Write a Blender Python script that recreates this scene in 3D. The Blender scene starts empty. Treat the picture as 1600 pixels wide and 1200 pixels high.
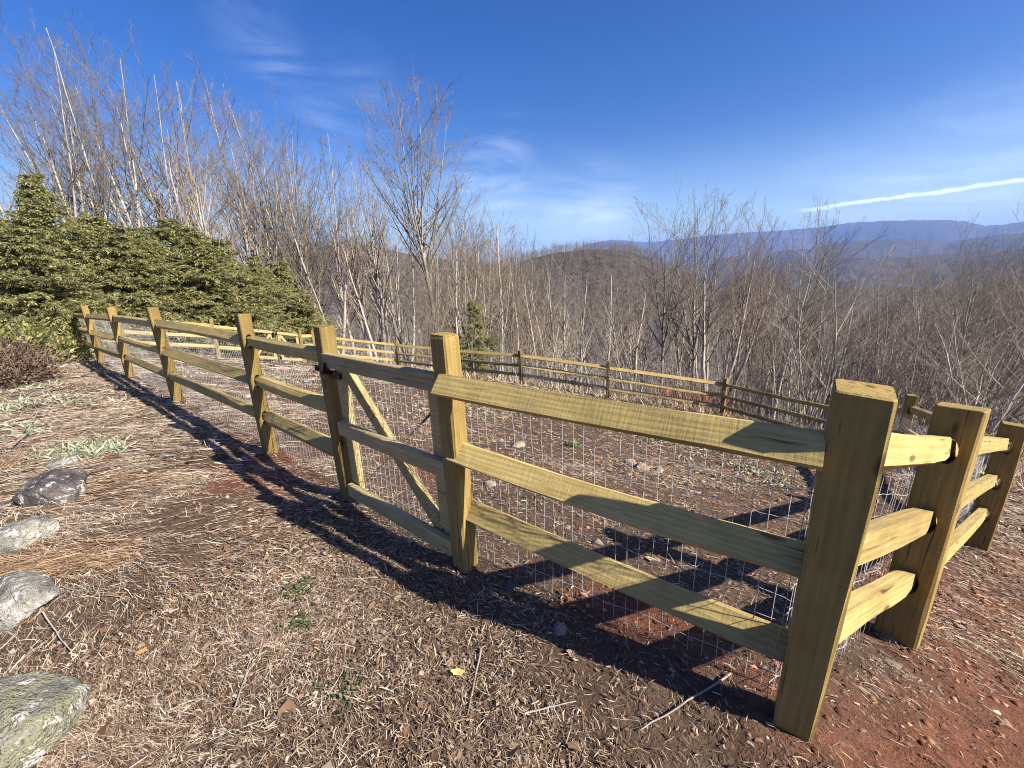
import bpy, bmesh, math, random
import numpy as np
from mathutils import Matrix, Vector
R = math.radians
SC = bpy.context.scene
COL = SC.collection

# ---------------------------------------------------------------- camera
F_PX, PITCH, ROLL = 655.3, R(15.93), R(-2.24)          # focal length in photo pixels (1600 wide)
cp, sp, cr, sr = math.cos(PITCH), math.sin(PITCH), math.cos(ROLL), math.sin(ROLL)
FW = np.array([0, cp, -sp]); UP0 = np.array([0, sp, cp]); RT0 = np.array([1.0, 0, 0])
RT = cr * RT0 + sr * UP0; UP = -sr * RT0 + cr * UP0
cam_d = bpy.data.cameras.new('camera'); cam = bpy.data.objects.new('camera', cam_d); COL.objects.link(cam)
cam_d.sensor_width = 36; cam_d.lens = F_PX / 1600 * 36; cam_d.clip_start = .05; cam_d.clip_end = 60000
cam.matrix_world = Matrix([[RT[i], UP[i], -FW[i], 0] for i in range(3)] + [[0, 0, 0, 1]])
SC.camera = cam
SC.render.resolution_x, SC.render.resolution_y = 1024, 768
SC.view_settings.view_transform = 'Standard'; SC.view_settings.look = 'None'
SC.view_settings.exposure = 1.38; SC.view_settings.gamma = 1
SC.cycles.use_denoising = True; SC.cycles.denoising_prefilter = 'NONE'; SC.cycles.filter_width = 1.05
SC.cycles.max_bounces = 5; SC.cycles.diffuse_bounces = 3; SC.cycles.volume_bounces = 0
SC.cycles.transparent_max_bounces = 8

def ray(u, v):
    return FW + (u - 800) / F_PX * RT + (600 - v) / F_PX * UP
def at(u, v, D):                                       # the point seen at photo pixel (u, v), D metres away on the map
    r = ray(u, v); return r * (D / math.hypot(r[0], r[1]))

# ---------------------------------------------------------------- sun and sky
SUN_AZ, SUN_EL = 118.0, 35.8
sun_d = bpy.data.lights.new('sun', 'SUN'); sun = bpy.data.objects.new('sun', sun_d); COL.objects.link(sun)
sun_d.energy = 5.0; sun_d.angle = R(.53); sun_d.color = (1, .91, .77)
sv = Vector((math.sin(R(SUN_AZ)) * math.cos(R(SUN_EL)), math.cos(R(SUN_AZ)) * math.cos(R(SUN_EL)), math.sin(R(SUN_EL))))
sun.rotation_euler = sv.to_track_quat('Z', 'Y').to_euler()

W = bpy.data.worlds.new('World'); SC.world = W; W.use_nodes = True
def NN(nt, typ, **kw):
    n = nt.nodes.new(typ)
    for k, v in kw.items():
        if k.startswith('i_'):
            n.inputs[k[2:].replace('_', ' ')].default_value = v
        else: setattr(n, k, v)
    return n
def math_n(nt, op, a, b=None, clamp=False):
    n = nt.nodes.new('ShaderNodeMath'); n.operation = op; n.use_clamp = clamp
    for i, x in enumerate((a, b)):
        if x is None: continue
        if isinstance(x, (int, float)): n.inputs[i].default_value = x
        else: nt.links.new(x, n.inputs[i])
    return n.outputs[0]
def ramp(nt, fac, stops, interp='LINEAR'):
    n = nt.nodes.new('ShaderNodeValToRGB'); n.color_ramp.interpolation = interp
    e = n.color_ramp.elements
    while len(e) > 1: e.remove(e[-1])
    e[0].position = stops[0][0]; e[0].color = (*stops[0][1], 1)
    for p, c in stops[1:]:
        x = e.new(p); x.color = (*c, 1)
    nt.links.new(fac, n.inputs[0]); return n.outputs[0]
def mixc(nt, fac, a, b, mode='MIX'):
    n = nt.nodes.new('ShaderNodeMix'); n.data_type = 'RGBA'; n.blend_type = mode
    for s, x in ((n.inputs[0], fac), (n.inputs[6], a), (n.inputs[7], b)):
        if isinstance(x, (int, float)): s.default_value = x
        elif isinstance(x, tuple): s.default_value = (*x, 1) if len(x) == 3 else x
        else: nt.links.new(x, s)
    return n.outputs[2]
def noise(nt, vec, scale, detail=4, rough=.55, dist=0.0):
    n = nt.nodes.new('ShaderNodeTexNoise'); n.inputs['Scale'].default_value = scale
    n.inputs['Detail'].default_value = detail; n.inputs['Roughness'].default_value = rough
    n.inputs['Distortion'].default_value = dist
    if vec is not None: nt.links.new(vec, n.inputs['Vector'])
    return n.outputs['Fac']
def mapping(nt, vec, scale=(1, 1, 1), rot=(0, 0, 0), loc=(0, 0, 0)):
    n = nt.nodes.new('ShaderNodeMapping'); n.inputs['Scale'].default_value = scale
    n.inputs['Rotation'].default_value = rot; n.inputs['Location'].default_value = loc
    nt.links.new(vec, n.inputs['Vector']); return n.outputs[0]

def build_world():
    nt = W.node_tree; nt.nodes.clear()
    out = nt.nodes.new('ShaderNodeOutputWorld'); bg = nt.nodes.new('ShaderNodeBackground')
    sky = nt.nodes.new('ShaderNodeTexSky'); sky.sky_type = 'NISHITA'; sky.sun_disc = False
    sky.sun_elevation = R(SUN_EL); sky.sun_rotation = R(SUN_AZ); sky.altitude = 900
    sky.air_density = 1.0; sky.dust_density = 2.2; sky.ozone_density = 3.4
    hs = nt.nodes.new('ShaderNodeHueSaturation'); hs.inputs['Saturation'].default_value = 1.36; hs.inputs['Value'].default_value = 1.3; hs.inputs['Hue'].default_value = .517
    nt.links.new(sky.outputs[0], hs.inputs['Color'])
    tc = nt.nodes.new('ShaderNodeTexCoord').outputs['Generated']
    # thin wisps: stretched noise on a plane high above, masked to patches
    sep = nt.nodes.new('ShaderNodeSeparateXYZ'); nt.links.new(tc, sep.inputs[0])
    zc = math_n(nt, 'MAXIMUM', sep.outputs[2], .03)
    px = math_n(nt, 'DIVIDE', sep.outputs[0], zc); py = math_n(nt, 'DIVIDE', sep.outputs[1], zc)
    cmb = nt.nodes.new('ShaderNodeCombineXYZ'); nt.links.new(px, cmb.inputs[0]); nt.links.new(py, cmb.inputs[1])
    v1 = mapping(nt, tc, (2.2, 2.2, 9), (.12, .05, .3))
    n1 = noise(nt, v1, 1.5, 9, .6, 1.2)
    def patch(u, v, rad, amp):
        d = Vector(ray(u, v)).normalized()
        n = nt.nodes.new('ShaderNodeVectorMath'); n.operation = 'DISTANCE'
        nv = nt.nodes.new('ShaderNodeVectorMath'); nv.operation = 'NORMALIZE'
        nt.links.new(tc, nv.inputs[0]); nt.links.new(nv.outputs[0], n.inputs[0]); n.inputs[1].default_value = d
        m = nt.nodes.new('ShaderNodeMapRange'); m.interpolation_type = 'SMOOTHSTEP'
        m.inputs['From Min'].default_value = rad; m.inputs['From Max'].default_value = 0
        m.inputs['To Max'].default_value = amp
        nt.links.new(n.outputs['Value'], m.inputs['Value']); return m.outputs[0]
    tot = None
    for a in ((395, 42, .10, .28), (445, 108, .07, .34), (500, 178, .06, .35), (760, 285, .13, .9), (800, 215, .07, .4),
              (930, 328, .13, .9), (860, 350, .2, .5), (1560, 345, .25, .9), (1350, 340, .2, .5), (560, 330, .3, .35), (560, 140, .1, .25)):
        p = patch(*a); tot = p if tot is None else math_n(nt, 'ADD', tot, p)
    w1 = nt.nodes.new('ShaderNodeMapRange'); w1.inputs['From Min'].default_value = .40; w1.inputs['From Max'].default_value = .75
    nt.links.new(n1, w1.inputs['Value'])
    wis = math_n(nt, 'MULTIPLY', w1.outputs[0], tot, True)
    # the long straight vapour trail: a band along the great circle through two directions
    a = Vector(ray(1265, 328)).normalized(); b = Vector(ray(1600, 281)).normalized(); n_ = a.cross(b).normalized()
    dt = nt.nodes.new('ShaderNodeVectorMath'); dt.operation = 'DOT_PRODUCT'; dt.inputs[1].default_value = n_
    nv = nt.nodes.new('ShaderNodeVectorMath'); nv.operation = 'NORMALIZE'; nt.links.new(tc, nv.inputs[0]); nt.links.new(nv.outputs[0], dt.inputs[0])
    n2 = noise(nt, nv.outputs[0], 14, 6, .6)
    n3 = noise(nt, nv.outputs[0], 60, 4, .6)
    wob = math_n(nt, 'ADD', dt.outputs['Value'], math_n(nt, 'MULTIPLY', math_n(nt, 'SUBTRACT', n2, .5), .012))
    wob = math_n(nt, 'ADD', wob, math_n(nt, 'MULTIPLY', math_n(nt, 'SUBTRACT', n3, .5), .006))
    ab = math_n(nt, 'ABSOLUTE', wob)
    tb = nt.nodes.new('ShaderNodeMapRange'); tb.interpolation_type = 'SMOOTHSTEP'
    tb.inputs['From Min'].default_value = .0048; tb.inputs['From Max'].default_value = .001; nt.links.new(ab, tb.inputs['Value'])
    al = nt.nodes.new('ShaderNodeVectorMath'); al.operation = 'DOT_PRODUCT'
    al.inputs[1].default_value = (b - a * a.dot(b)).normalized(); nt.links.new(nv.outputs[0], al.inputs[0])
    fr = nt.nodes.new('ShaderNodeMapRange'); fr.interpolation_type = 'SMOOTHSTEP'
    fr.inputs['From Min'].default_value = -.035; fr.inputs['From Max'].default_value = .03; nt.links.new(al.outputs['Value'], fr.inputs['Value'])
    trail = math_n(nt, 'MULTIPLY', math_n(nt, 'MULTIPLY', tb.outputs[0], fr.outputs[0]), math_n(nt, 'ADD', .18, math_n(nt, 'MULTIPLY', n3, .75)))
    cl = math_n(nt, 'MAXIMUM', math_n(nt, 'MULTIPLY', wis, .30), trail)
    veil = nt.nodes.new('ShaderNodeMapRange'); veil.interpolation_type = 'SMOOTHSTEP'; veil.inputs['From Min'].default_value = .26; veil.inputs['From Max'].default_value = .0
    veil.inputs['To Max'].default_value = .26; nt.links.new(sep.outputs[2], veil.inputs['Value'])
    pale = mixc(nt, veil.outputs[0], hs.outputs[0], (9.5, 12.5, 15.0))
    c = mixc(nt, cl, pale, (15, 16, 17))
    nt.links.new(c, bg.inputs[0]); bg.inputs[1].default_value = .047
    nt.links.new(bg.outputs[0], out.inputs[0])
build_world()

# ---------------------------------------------------------------- helpers
rng = np.random.default_rng(7)
def nrm(v): return v / np.maximum(np.linalg.norm(v, axis=-1, keepdims=True), 1e-9)
def tag(o, label=None, cat=None, group=None, kind=None):
    if label: o['label'] = label
    if cat: o['category'] = cat
    if group: o['group'] = group
    if kind: o['kind'] = kind
    return o
def mesh_np(name, V, faces, mats, midx=None, smooth=False):
    """faces: list of (n,k) int arrays"""
    me = bpy.data.meshes.new(name); V = np.ascontiguousarray(V, dtype=np.float32)
    me.vertices.add(len(V)); me.vertices.foreach_set('co', V.ravel())
    faces = [np.asarray(f, dtype=np.int32) for f in faces if len(f)]
    nl = sum(f.size for f in faces); npoly = sum(len(f) for f in faces)
    me.loops.add(nl); me.polygons.add(npoly)
    me.loops.foreach_set('vertex_index', np.concatenate([f.ravel() for f in faces]))
    st = []; o = 0
    for f in faces:
        st.append(o + np.arange(len(f)) * f.shape[1]); o += f.size
    me.polygons.foreach_set('loop_start', np.concatenate(st).astype(np.int32))
    for m in (mats if isinstance(mats, (list, tuple)) else [mats]): me.materials.append(m)
    if midx is not None: me.polygons.foreach_set('material_index', np.asarray(midx, dtype=np.int32))
    if smooth: me.polygons.foreach_set('use_smooth', np.ones(npoly, dtype=bool))
    me.update(calc_edges=True); me.validate(); return me
def link(name, me, parent=None, loc=None):
    o = bpy.data.objects.new(name, me); COL.objects.link(o)
    if parent is not None: o.parent = parent
    if loc is not None: o.location = loc
    return o
def empty(name, loc, rz=0, scale=1.0):
    o = bpy.data.objects.new(name, None); COL.objects.link(o); o.location = loc; o.rotation_euler[2] = rz
    o.scale = (scale,) * 3 if isinstance(scale, (int, float)) else scale; o.empty_display_size = .2; return o
def vnoise(P, scale, seed=0, octaves=1):
    """value noise on 2-D points"""
    P = np.asarray(P, float); out = 0; amp = 1; tot = 0
    for k in range(octaves):
        q = P / scale + seed * 17.3 + k * 5.1; i = np.floor(q).astype(np.int64); f = q - i; f = f * f * (3 - 2 * f)
        def h(a, b):
            n = (a * 374761393 + b * 668265263 + seed * 974711 + k * 1013) & 0xffffffff
            n = ((n ^ (n >> 13)) * 1274126177) & 0xffffffff
            return ((n ^ (n >> 16)) & 0xffff) / 65535.0
        a = h(i[..., 0], i[..., 1]); b = h(i[..., 0] + 1, i[..., 1]); c = h(i[..., 0], i[..., 1] + 1); d = h(i[..., 0] + 1, i[..., 1] + 1)
        out = out + amp * ((a * (1 - f[..., 0]) + b * f[..., 0]) * (1 - f[..., 1]) + (c * (1 - f[..., 0]) + d * f[..., 0]) * f[..., 1]); tot += amp
        amp *= .5; scale = scale / 2
    return out / tot
def tubes(P, Rr, S):
    """P (B,K,3), Rr (B,K) -> verts, quads"""
    B, K, _ = P.shape
    if B == 0: return np.zeros((0, 3)), np.zeros((0, 4), int)
    T = np.empty_like(P); T[:, 1:-1] = P[:, 2:] - P[:, :-2]; T[:, 0] = P[:, 1] - P[:, 0]; T[:, -1] = P[:, -1] - P[:, -2]
    T = nrm(T); ref = np.where(np.abs(T[:, :1, 2:3]) > .9, np.array([1., .1, 0]), np.array([0., .1, 1.])); ref = np.broadcast_to(ref, T.shape)
    U = nrm(np.cross(T, ref)); Wv = np.cross(T, U)
    a = np.arange(S) * 2 * np.pi / S
    V = P[:, :, None] + Rr[:, :, None, None] * (np.cos(a)[None, None, :, None] * U[:, :, None] + np.sin(a)[None, None, :, None] * Wv[:, :, None])
    idx = np.arange(B * K * S).reshape(B, K, S)
    i0 = idx[:, :-1]; i1 = idx[:, 1:]
    q = np.stack([i0, np.roll(i0, -1, 2), np.roll(i1, -1, 2), i1], -1).reshape(-1, 4)
    return V.reshape(-1, 3), q
def join(parts):
    Vs, Fs, o = [], [], 0
    for V, f in parts:
        Vs.append(V); Fs.append(np.asarray(f) + o); o += len(V)
    return np.concatenate(Vs), Fs

# ---------------------------------------------------------------- materials
def new_mat(name, rough=.8):
    m = bpy.data.materials.new(name); m.use_nodes = True; nt = m.node_tree
    b = nt.nodes['Principled BSDF']; b.inputs['Roughness'].default_value = rough
    b.inputs['Specular IOR Level'].default_value = .25
    return m, nt, b
def obj_co(nt): return nt.nodes.new('ShaderNodeTexCoord').outputs['Object']
def bump(nt, b, h, strength, dist):
    n = nt.nodes.new('ShaderNodeBump'); n.inputs['Strength'].default_value = strength; n.inputs['Distance'].default_value = dist
    nt.links.new(h, n.inputs['Height']); nt.links.new(n.outputs[0], b.inputs['Normal'])

def wood_mat(name, axis, tint=(1, 1, 1), c0=(.27, .225, .09), c1=(.40, .338, .15), c2=(.50, .44, .23)):
    m, nt, b = new_mat(name, .72)
    co = obj_co(nt); info = nt.nodes.new('ShaderNodeObjectInfo').outputs['Random']
    off = nt.nodes.new('ShaderNodeCombineXYZ'); 
    r10 = math_n(nt, 'MULTIPLY', info, 37.0)
    for i in range(3): nt.links.new(r10, off.inputs[i])
    ad = nt.nodes.new('ShaderNodeVectorMath'); ad.operation = 'ADD'; nt.links.new(co, ad.inputs[0]); nt.links.new(off.outputs[0], ad.inputs[1])
    sc = {'x': (1.3, 14, 14), 'z': (14, 14, 1.3)}[axis]; fine = {'x': (5, 130, 130), 'z': (130, 130, 5)}[axis]
    n1 = noise(nt, mapping(nt, ad.outputs[0], sc), 1.6, 5, .6, .9)
    wv = nt.nodes.new('ShaderNodeTexWave'); wv.wave_type = 'RINGS'; wv.rings_direction = 'X' if axis == 'x' else 'Z'
    wv.inputs['Scale'].default_value = 15; wv.inputs['Distortion'].default_value = 5; wv.inputs['Detail'].default_value = 2
    nt.links.new(mapping(nt, ad.outputs[0], {'x': (.10, 1, 1), 'z': (1, 1, .10)}[axis]), wv.inputs['Vector'])
    n2 = noise(nt, mapping(nt, ad.outputs[0], fine), 1.0, 3, .6)
    g = math_n(nt, 'ADD', math_n(nt, 'MULTIPLY', n1, .55), math_n(nt, 'MULTIPLY', wv.outputs['Fac'], .12))
    g = math_n(nt, 'ADD', g, math_n(nt, 'MULTIPLY', n2, .33))
    c = ramp(nt, g, [(.28, c0), (.5, c1), (.72, c2)])
    # green treatment stain and brown weather stain
    n3 = noise(nt, mapping(nt, ad.outputs[0], {'x': (1, 3, 3), 'z': (3, 3, 1)}[axis]), 2.2, 4, .6)
    gm = ramp(nt, n3, [(.47, (0, 0, 0)), (.66, (1, 1, 1))])
    c = mixc(nt, math_n(nt, 'MULTIPLY', gm, .35), c, (.265, .25, .10))
    n4 = noise(nt, ad.outputs[0], 1.8, 5, .65, .5)
    bm = ramp(nt, n4, [(.55, (0, 0, 0)), (.72, (1, 1, 1))])
    c = mixc(nt, math_n(nt, 'MULTIPLY', bm, .5), c, (.24, .155, .065))
    # knots
    vo = nt.nodes.new('ShaderNodeTexVoronoi'); vo.inputs['Scale'].default_value = 3.3
    nt.links.new(mapping(nt, ad.outputs[0], {'x': (.75, 2.2, 2.2), 'z': (2.2, 2.2, .75)}[axis]), vo.inputs['Vector'])
    kn = ramp(nt, vo.outputs['Distance'], [(.06, (1, 1, 1)), (.12, (0, 0, 0))])
    c = mixc(nt, math_n(nt, 'MULTIPLY', kn, .8), c, (.085, .04, .015))
    # drying cracks along the grain and blotchy dirt
    n5 = noise(nt, mapping(nt, ad.outputs[0], {'x': (2.2, 60, 60), 'z': (60, 60, 2.2)}[axis]), 1.0, 3, .5)
    cr_ = ramp(nt, n5, [(.655, (0, 0, 0)), (.69, (1, 1, 1))])
    c = mixc(nt, math_n(nt, 'MULTIPLY', cr_, .75), c, (.06, .035, .015))
    n6 = noise(nt, ad.outputs[0], 7, 6, .7)
    c = mixc(nt, math_n(nt, 'MULTIPLY', ramp(nt, n6, [(.45, (0, 0, 0)), (.75, (1, 1, 1))]), .45), c, (.22, .14, .06))
    tv = math_n(nt, 'ADD', math_n(nt, 'MULTIPLY', info, .35), .82)
    hs = nt.nodes.new('ShaderNodeHueSaturation'); nt.links.new(c, hs.inputs['Color']); nt.links.new(tv, hs.inputs['Value'])
    c = mixc(nt, 1.0, hs.outputs[0], tint, 'MULTIPLY')
    sm = noise(nt, mapping(nt, ad.outputs[0], {'x': (120, 9, 9), 'z': (9, 9, 120)}[axis], (0, 0, .25)), 1.0, 2, .5)
    nt.links.new(c, b.inputs['Base Color']); bump(nt, b, math_n(nt, 'ADD', g, math_n(nt, 'MULTIPLY', sm, .35)), .7, .006)
    return m
M_POST = wood_mat('treated_pine_post', 'z', (.60, .50, .355))
M_RAIL = wood_mat('treated_pine_rail', 'x', (1.0, .90, .76))
M_BOARDX = wood_mat('sawn_board_level', 'x', (1.04, .98, .88), (.26, .215, .12), (.36, .31, .18), (.44, .40, .26))
M_BOARDZ = wood_mat('sawn_board_upright', 'z', (1.0, 1.0, 1.0), (.22, .16, .07), (.36, .28, .13), (.42, .35, .18))
def simple(name, col, rough=.6, metal=0.0):
    m, nt, b = new_mat(name, rough); b.inputs['Base Color'].default_value = (*col, 1); b.inputs['Metallic'].default_value = metal
    n = noise(nt, obj_co(nt), 30, 3); c = ramp(nt, n, [(.3, tuple(x * .75 for x in col)), (.7, tuple(min(1, x * 1.2) for x in col))])
    nt.links.new(c, b.inputs['Base Color']); return m
M_WIRE = simple('galvanised_wire', (.47, .48, .50), .42, .35)
M_BLACK = simple('black_hinge_steel', (.012, .012, .014), .45, .3)
M_CABLE = simple('dark_cable', (.05, .04, .035), .5, .4)

def island_mat(name, stops, rough=.85, scale=None, interp='LINEAR', trans=0.0):
    m, nt, b = new_mat(name, rough)
    g = nt.nodes.new('ShaderNodeNewGeometry').outputs['Random Per Island']
    c = ramp(nt, g, stops, interp)
    if scale:
        n = noise(nt, obj_co(nt), scale, 3)
        v = math_n(nt, 'ADD', math_n(nt, 'MULTIPLY', n, .9), .55)
        hs = nt.nodes.new('ShaderNodeHueSaturation'); nt.links.new(c, hs.inputs['Color']); nt.links.new(v, hs.inputs['Value']); c = hs.outputs[0]
    nt.links.new(c, b.inputs['Base Color'])
    if trans > 0:
        tr = nt.nodes.new('ShaderNodeBsdfTranslucent'); nt.links.new(c, tr.inputs[0])
        mx = nt.nodes.new('ShaderNodeMixShader'); mx.inputs[0].default_value = trans
        out = [n for n in nt.nodes if n.type == 'OUTPUT_MATERIAL'][0]
        nt.links.new(b.outputs[0], mx.inputs[1]); nt.links.new(tr.outputs[0], mx.inputs[2]); nt.links.new(mx.outputs[0], out.inputs[0])
    return m
M_STRAW = island_mat('dry_straw_and_chips', [(0, (.05, .032, .022)), (.22, (.105, .067, .044)), (.42, (.185, .122, .080)), (.66, (.25, .178, .118)), (.8, (.36, .285, .20)), (.93, (.42, .345, .25)), (1, (.54, .48, .39))], .8, 1.3)
M_STRAWPALE = island_mat('pale_dry_straw', [(0, (.10, .07, .05)), (.2, (.20, .145, .10)), (.45, (.33, .25, .175)), (.7, (.46, .38, .28)), (.9, (.60, .52, .41)), (1, (.72, .66, .56))], .75, 1.1)
M_LEAFLIT = island_mat('brown_leaf_litter', [(0, (.035, .022, .017)), (.3, (.085, .05, .034)), (.6, (.16, .10, .068)), (.85, (.28, .20, .15)), (1, (.42, .35, .29))], .75, 1.1)
M_LEAFWHOLE = island_mat('whole_dead_leaf', [(0, (.08, .045, .03)), (.5, (.17, .10, .06)), (.85, (.28, .19, .13)), (1, (.38, .31, .24))], .7, trans=.15)
M_NEEDLE = island_mat('orange_pine_straw', [(0, (.11, .065, .04)), (.5, (.26, .16, .095)), (1, (.48, .35, .22))], .7)
M_CLOD = island_mat('red_clay_clods', [(0, (.06, .026, .015)), (.5, (.15, .062, .034)), (.85, (.24, .115, .065)), (1, (.40, .28, .20))], .95, 20)
M_HEM = island_mat('hemlock_needles', [(0, (.10, .11, .045)), (.35, (.21, .22, .085)), (.7, (.34, .34, .135)), (.92, (.46, .43, .19)), (1, (.40, .31, .18))], .6, .8, trans=.38)
M_LAUREL = island_mat('yellow_green_leaves', [(0, (.08, .09, .035)), (.4, (.17, .18, .06)), (.8, (.29, .28, .10)), (1, (.42, .36, .16))], .5, trans=.3)
M_WEED = island_mat('weed_leaves', [(0, (.03, .05, .018)), (.6, (.07, .105, .04)), (1, (.16, .19, .08))], .55, trans=.25)
M_PALE = island_mat('pale_lichen_sprigs', [(0, (.12, .14, .09)), (.5, (.23, .26, .175)), (1, (.38, .40, .30))], .9)
M_REDLEAF = island_mat('dead_red_leaves', [(0, (.16, .05, .025)), (.5, (.32, .10, .05)), (1, (.45, .2, .11))], .7, trans=.2)
M_GRASS = island_mat('dry_grass', [(0, (.22, .15, .10)), (.5, (.40, .31, .215)), (1, (.62, .54, .41))], .8, .5, trans=.2)
M_GRASSRED = island_mat('red_stems', [(0, (.16, .05, .03)), (.5, (.3, .11, .06)), (1, (.42, .22, .13))], .8)
M_DEADSHRUB = island_mat('brown_dead_leaves', [(0, (.055, .035, .025)), (.5, (.11, .07, .05)), (1, (.22, .155, .115))], .8, trans=.15)

def bark(name, a, b_, sc=1.0):
    m, nt, b = new_mat(name, .9); co = obj_co(nt)
    n = noise(nt, mapping(nt, co, (5 * sc, 5 * sc, 1.2 * sc)), 1.0, 5, .65)
    n2 = noise(nt, co, .35, 3)
    c = ramp(nt, n, [(.3, a), (.62, b_)])
    rnd = nt.nodes.new('ShaderNodeObjectInfo').outputs['Random']
    v = math_n(nt, 'ADD', math_n(nt, 'MULTIPLY', rnd, .35), math_n(nt, 'ADD', math_n(nt, 'MULTIPLY', n2, .6), .5))
    hs = nt.nodes.new('ShaderNodeHueSaturation'); nt.links.new(c, hs.inputs['Color']); nt.links.new(v, hs.inputs['Value'])
    nt.links.new(hs.outputs[0], b.inputs['Base Color']); bump(nt, b, n, .6, .03); return m
M_BARK = bark('grey_bark', (.12, .105, .09), (.36, .325, .29))
M_BARKP = bark('pale_bark', (.19, .17, .145), (.47, .435, .38))
M_TWIG = bark('grey_brown_twigs', (.085, .073, .060), (.215, .185, .15))
M_TWIGR = bark('reddish_twigs', (.12, .09, .068), (.26, .205, .16))
M_TWIGP = bark('pale_twigs', (.18, .155, .125), (.38, .335, .28))

# ---------------------------------------------------------------- the fence line (metres, eye at the origin)
POST = {'a1': (-11.42, 11.15, -1.91), 'a2': (-9.12, 9.22, -1.80), 'a3': (-6.80, 7.31, -1.70), 'a4': (-4.49, 5.40, -1.62), 'a5': (-2.22, 3.53, -1.60),
        'a6': (-1.17, 2.66, -1.58), 'a7': (-.281, 1.885, -1.56), 'a8': (.894, 1.027, -1.528), 'a9': (1.88, 1.66, -1.90), 'a10': (4.33, 3.36, -2.77),
        'a11': (5.95, 5.88, -3.38), 'h': (6.95, 8.27, -4.12), 'fa': (6.22, 11.69, -4.68), 'fb': (3.08, 12.87, -4.33), 'fc': (.32, 14.16, -4.10),
        'fg': (-9.57, 13.56, -2.60)}
def on_ray(u, v, D, H=1.27):
    p = at(u, v, D); return (p[0], p[1], p[2] - H)
POST['h'] = on_ray(1350, 632, 10.8)
POST['fe'] = on_ray(618, 532, 18.4)
POST['ff'] = on_ray(487, 516, 17.8)
POST['g2r'] = on_ray(466, 516, 17.4)
POST['g2l'] = on_ray(383, 506, 17.0)
POST['fd'] = tuple((np.array(POST['fc']) + np.array(POST['fe'])) / 2 + np.array([0, -.1, 0]))

# ---------------------------------------------------------------- ground height: thin-plate surface through surveyed points
def ctrl():
    pts = [p for k, p in POST.items() if k not in ('ff',)]
    pts += [(0, 0, -1.57), (1.5, -.6, -1.62), (-1.5, -1, -1.5), (-3, 1.2, -1.47), (-5, 3.2, -1.48), (-9, 5.5, -1.6), (-14, 8, -1.75), (-16, 13, -2.1), (-14, 3, -1.3),
            (-8, -2, -1.0), (0, -8, -1.2), (8, -6, -2.4), (5, 1, -2.75), (9, 4, -3.9), (-4, 9.5, -2.55), (0, 7.5, -2.75), (2.5, 5.5, -2.75), (0, 4, -1.95), (-15, 18, -3.2), (-10, 20, -4.6), (-3, 19.5, -5.2),
            (9, 9, -5.0), (10.5, 13, -6.2), (6, 16, -6.0), (1, 17.5, -5.6), (-20, -20, 0), (20, -20, -5)]
    for D, zs in ((27, (-3.6, -5.4, -7.6, -8.6, -9.2, -9.0, -7.5)), (42, (-6.5, -10, -13, -15, -16, -16, -13)), (80, (-14, -22, -29, -33, -36, -35, -28)),
                  (200, (-35, -52, -66, -74, -78, -75, -66))):
        for az, z in zip((-65, -42, -21, 0, 21, 42, 64), zs): pts.append((D * math.sin(R(az)), D * math.cos(R(az)), z))
    for az in (100, 140, 180, 220, 260): pts.append((60 * math.sin(R(az)), 60 * math.cos(R(az)), -8 if az < 150 else 1))
    for az in (100, 140, 180, 220, 260): pts.append((220 * math.sin(R(az)), 220 * math.cos(R(az)), -45 if az < 150 else 8))
    return np.array(pts)
CP = ctrl()
def tps_fit(P):
    # fit in warped coordinates so that far control points do not stiffen the near field
    X = warp(P[:, :2]); n = len(X); d = np.linalg.norm(X[:, None] - X[None], axis=-1); K = d ** 2 * np.log(d + 1e-9) + 1e-4 * np.eye(n)
    Q = np.concatenate([np.ones((n, 1)), X], 1); A = np.block([[K, Q], [Q.T, np.zeros((3, 3))]])
    return X, np.linalg.solve(A, np.concatenate([P[:, 2], np.zeros(3)]))
def warp(X):
    r = np.linalg.norm(X, axis=-1, keepdims=True); return X / np.maximum(r, 1e-6) * np.log1p(r / 12) * 12
TX, TW = tps_fit(CP)
def gz(x, y, micro=True):
    X = np.stack([np.asarray(x, float).ravel(), np.asarray(y, float).ravel()], -1); Y = warp(X); out = np.empty(len(X))
    for s in range(0, len(X), 40000):
        y_ = Y[s:s + 40000]; d = np.linalg.norm(y_[:, None] - TX[None], axis=-1)
        out[s:s + 40000] = (d ** 2 * np.log(d + 1e-9)) @ TW[:-3] + TW[-3] + y_ @ TW[-2:]
    if micro:
        r = np.linalg.norm(X, axis=-1)
        for q_ in POST.values(): out += .035 * np.exp(-((X[:, 0] - q_[0]) ** 2 + (X[:, 1] - q_[1]) ** 2) / .035)
        out += (vnoise(X, .9, 3, 3) - .5) * .10 * np.clip((r - 1) / 6, .2, 1) + (vnoise(X, .13, 5, 2) - .5) * .035 + (vnoise(X, 9, 8, 3) - .5) * np.clip((r - 18) / 30, 0, 1) * 3
    return out.reshape(np.shape(x))
def gz1(x, y): return float(gz(np.array([x]), np.array([y]))[0])

def red_mask(X):
    m = np.zeros(len(X))
    for x, y, s, a in ((2.3, .8, .9, 1), (1.5, .9, .5, 1), (3.2, 1.8, .8, .8), (1.0, 1.5, .35, .55), (.55, 1.55, .25, .9), (-2.0, 3.2, .35, .8), (-2.8, 4.3, .3, .5), (-.75, 3.6, .35, .9), (-1.6, 3.4, .25, .6),
                       (2.2, 3.0, .6, .5), (1.2, 2.9, .3, .5), (4.5, 2.6, .6, .7)):
        m = np.maximum(m, a * np.exp(-((X[:, 0] - x) ** 2 + (X[:, 1] - y) ** 2) / (2 * s * s)))
    return np.clip((m + (vnoise(X, .5, 31, 3) - .5) * 1.0 - .25) * 2.0, 0, 1)

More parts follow.
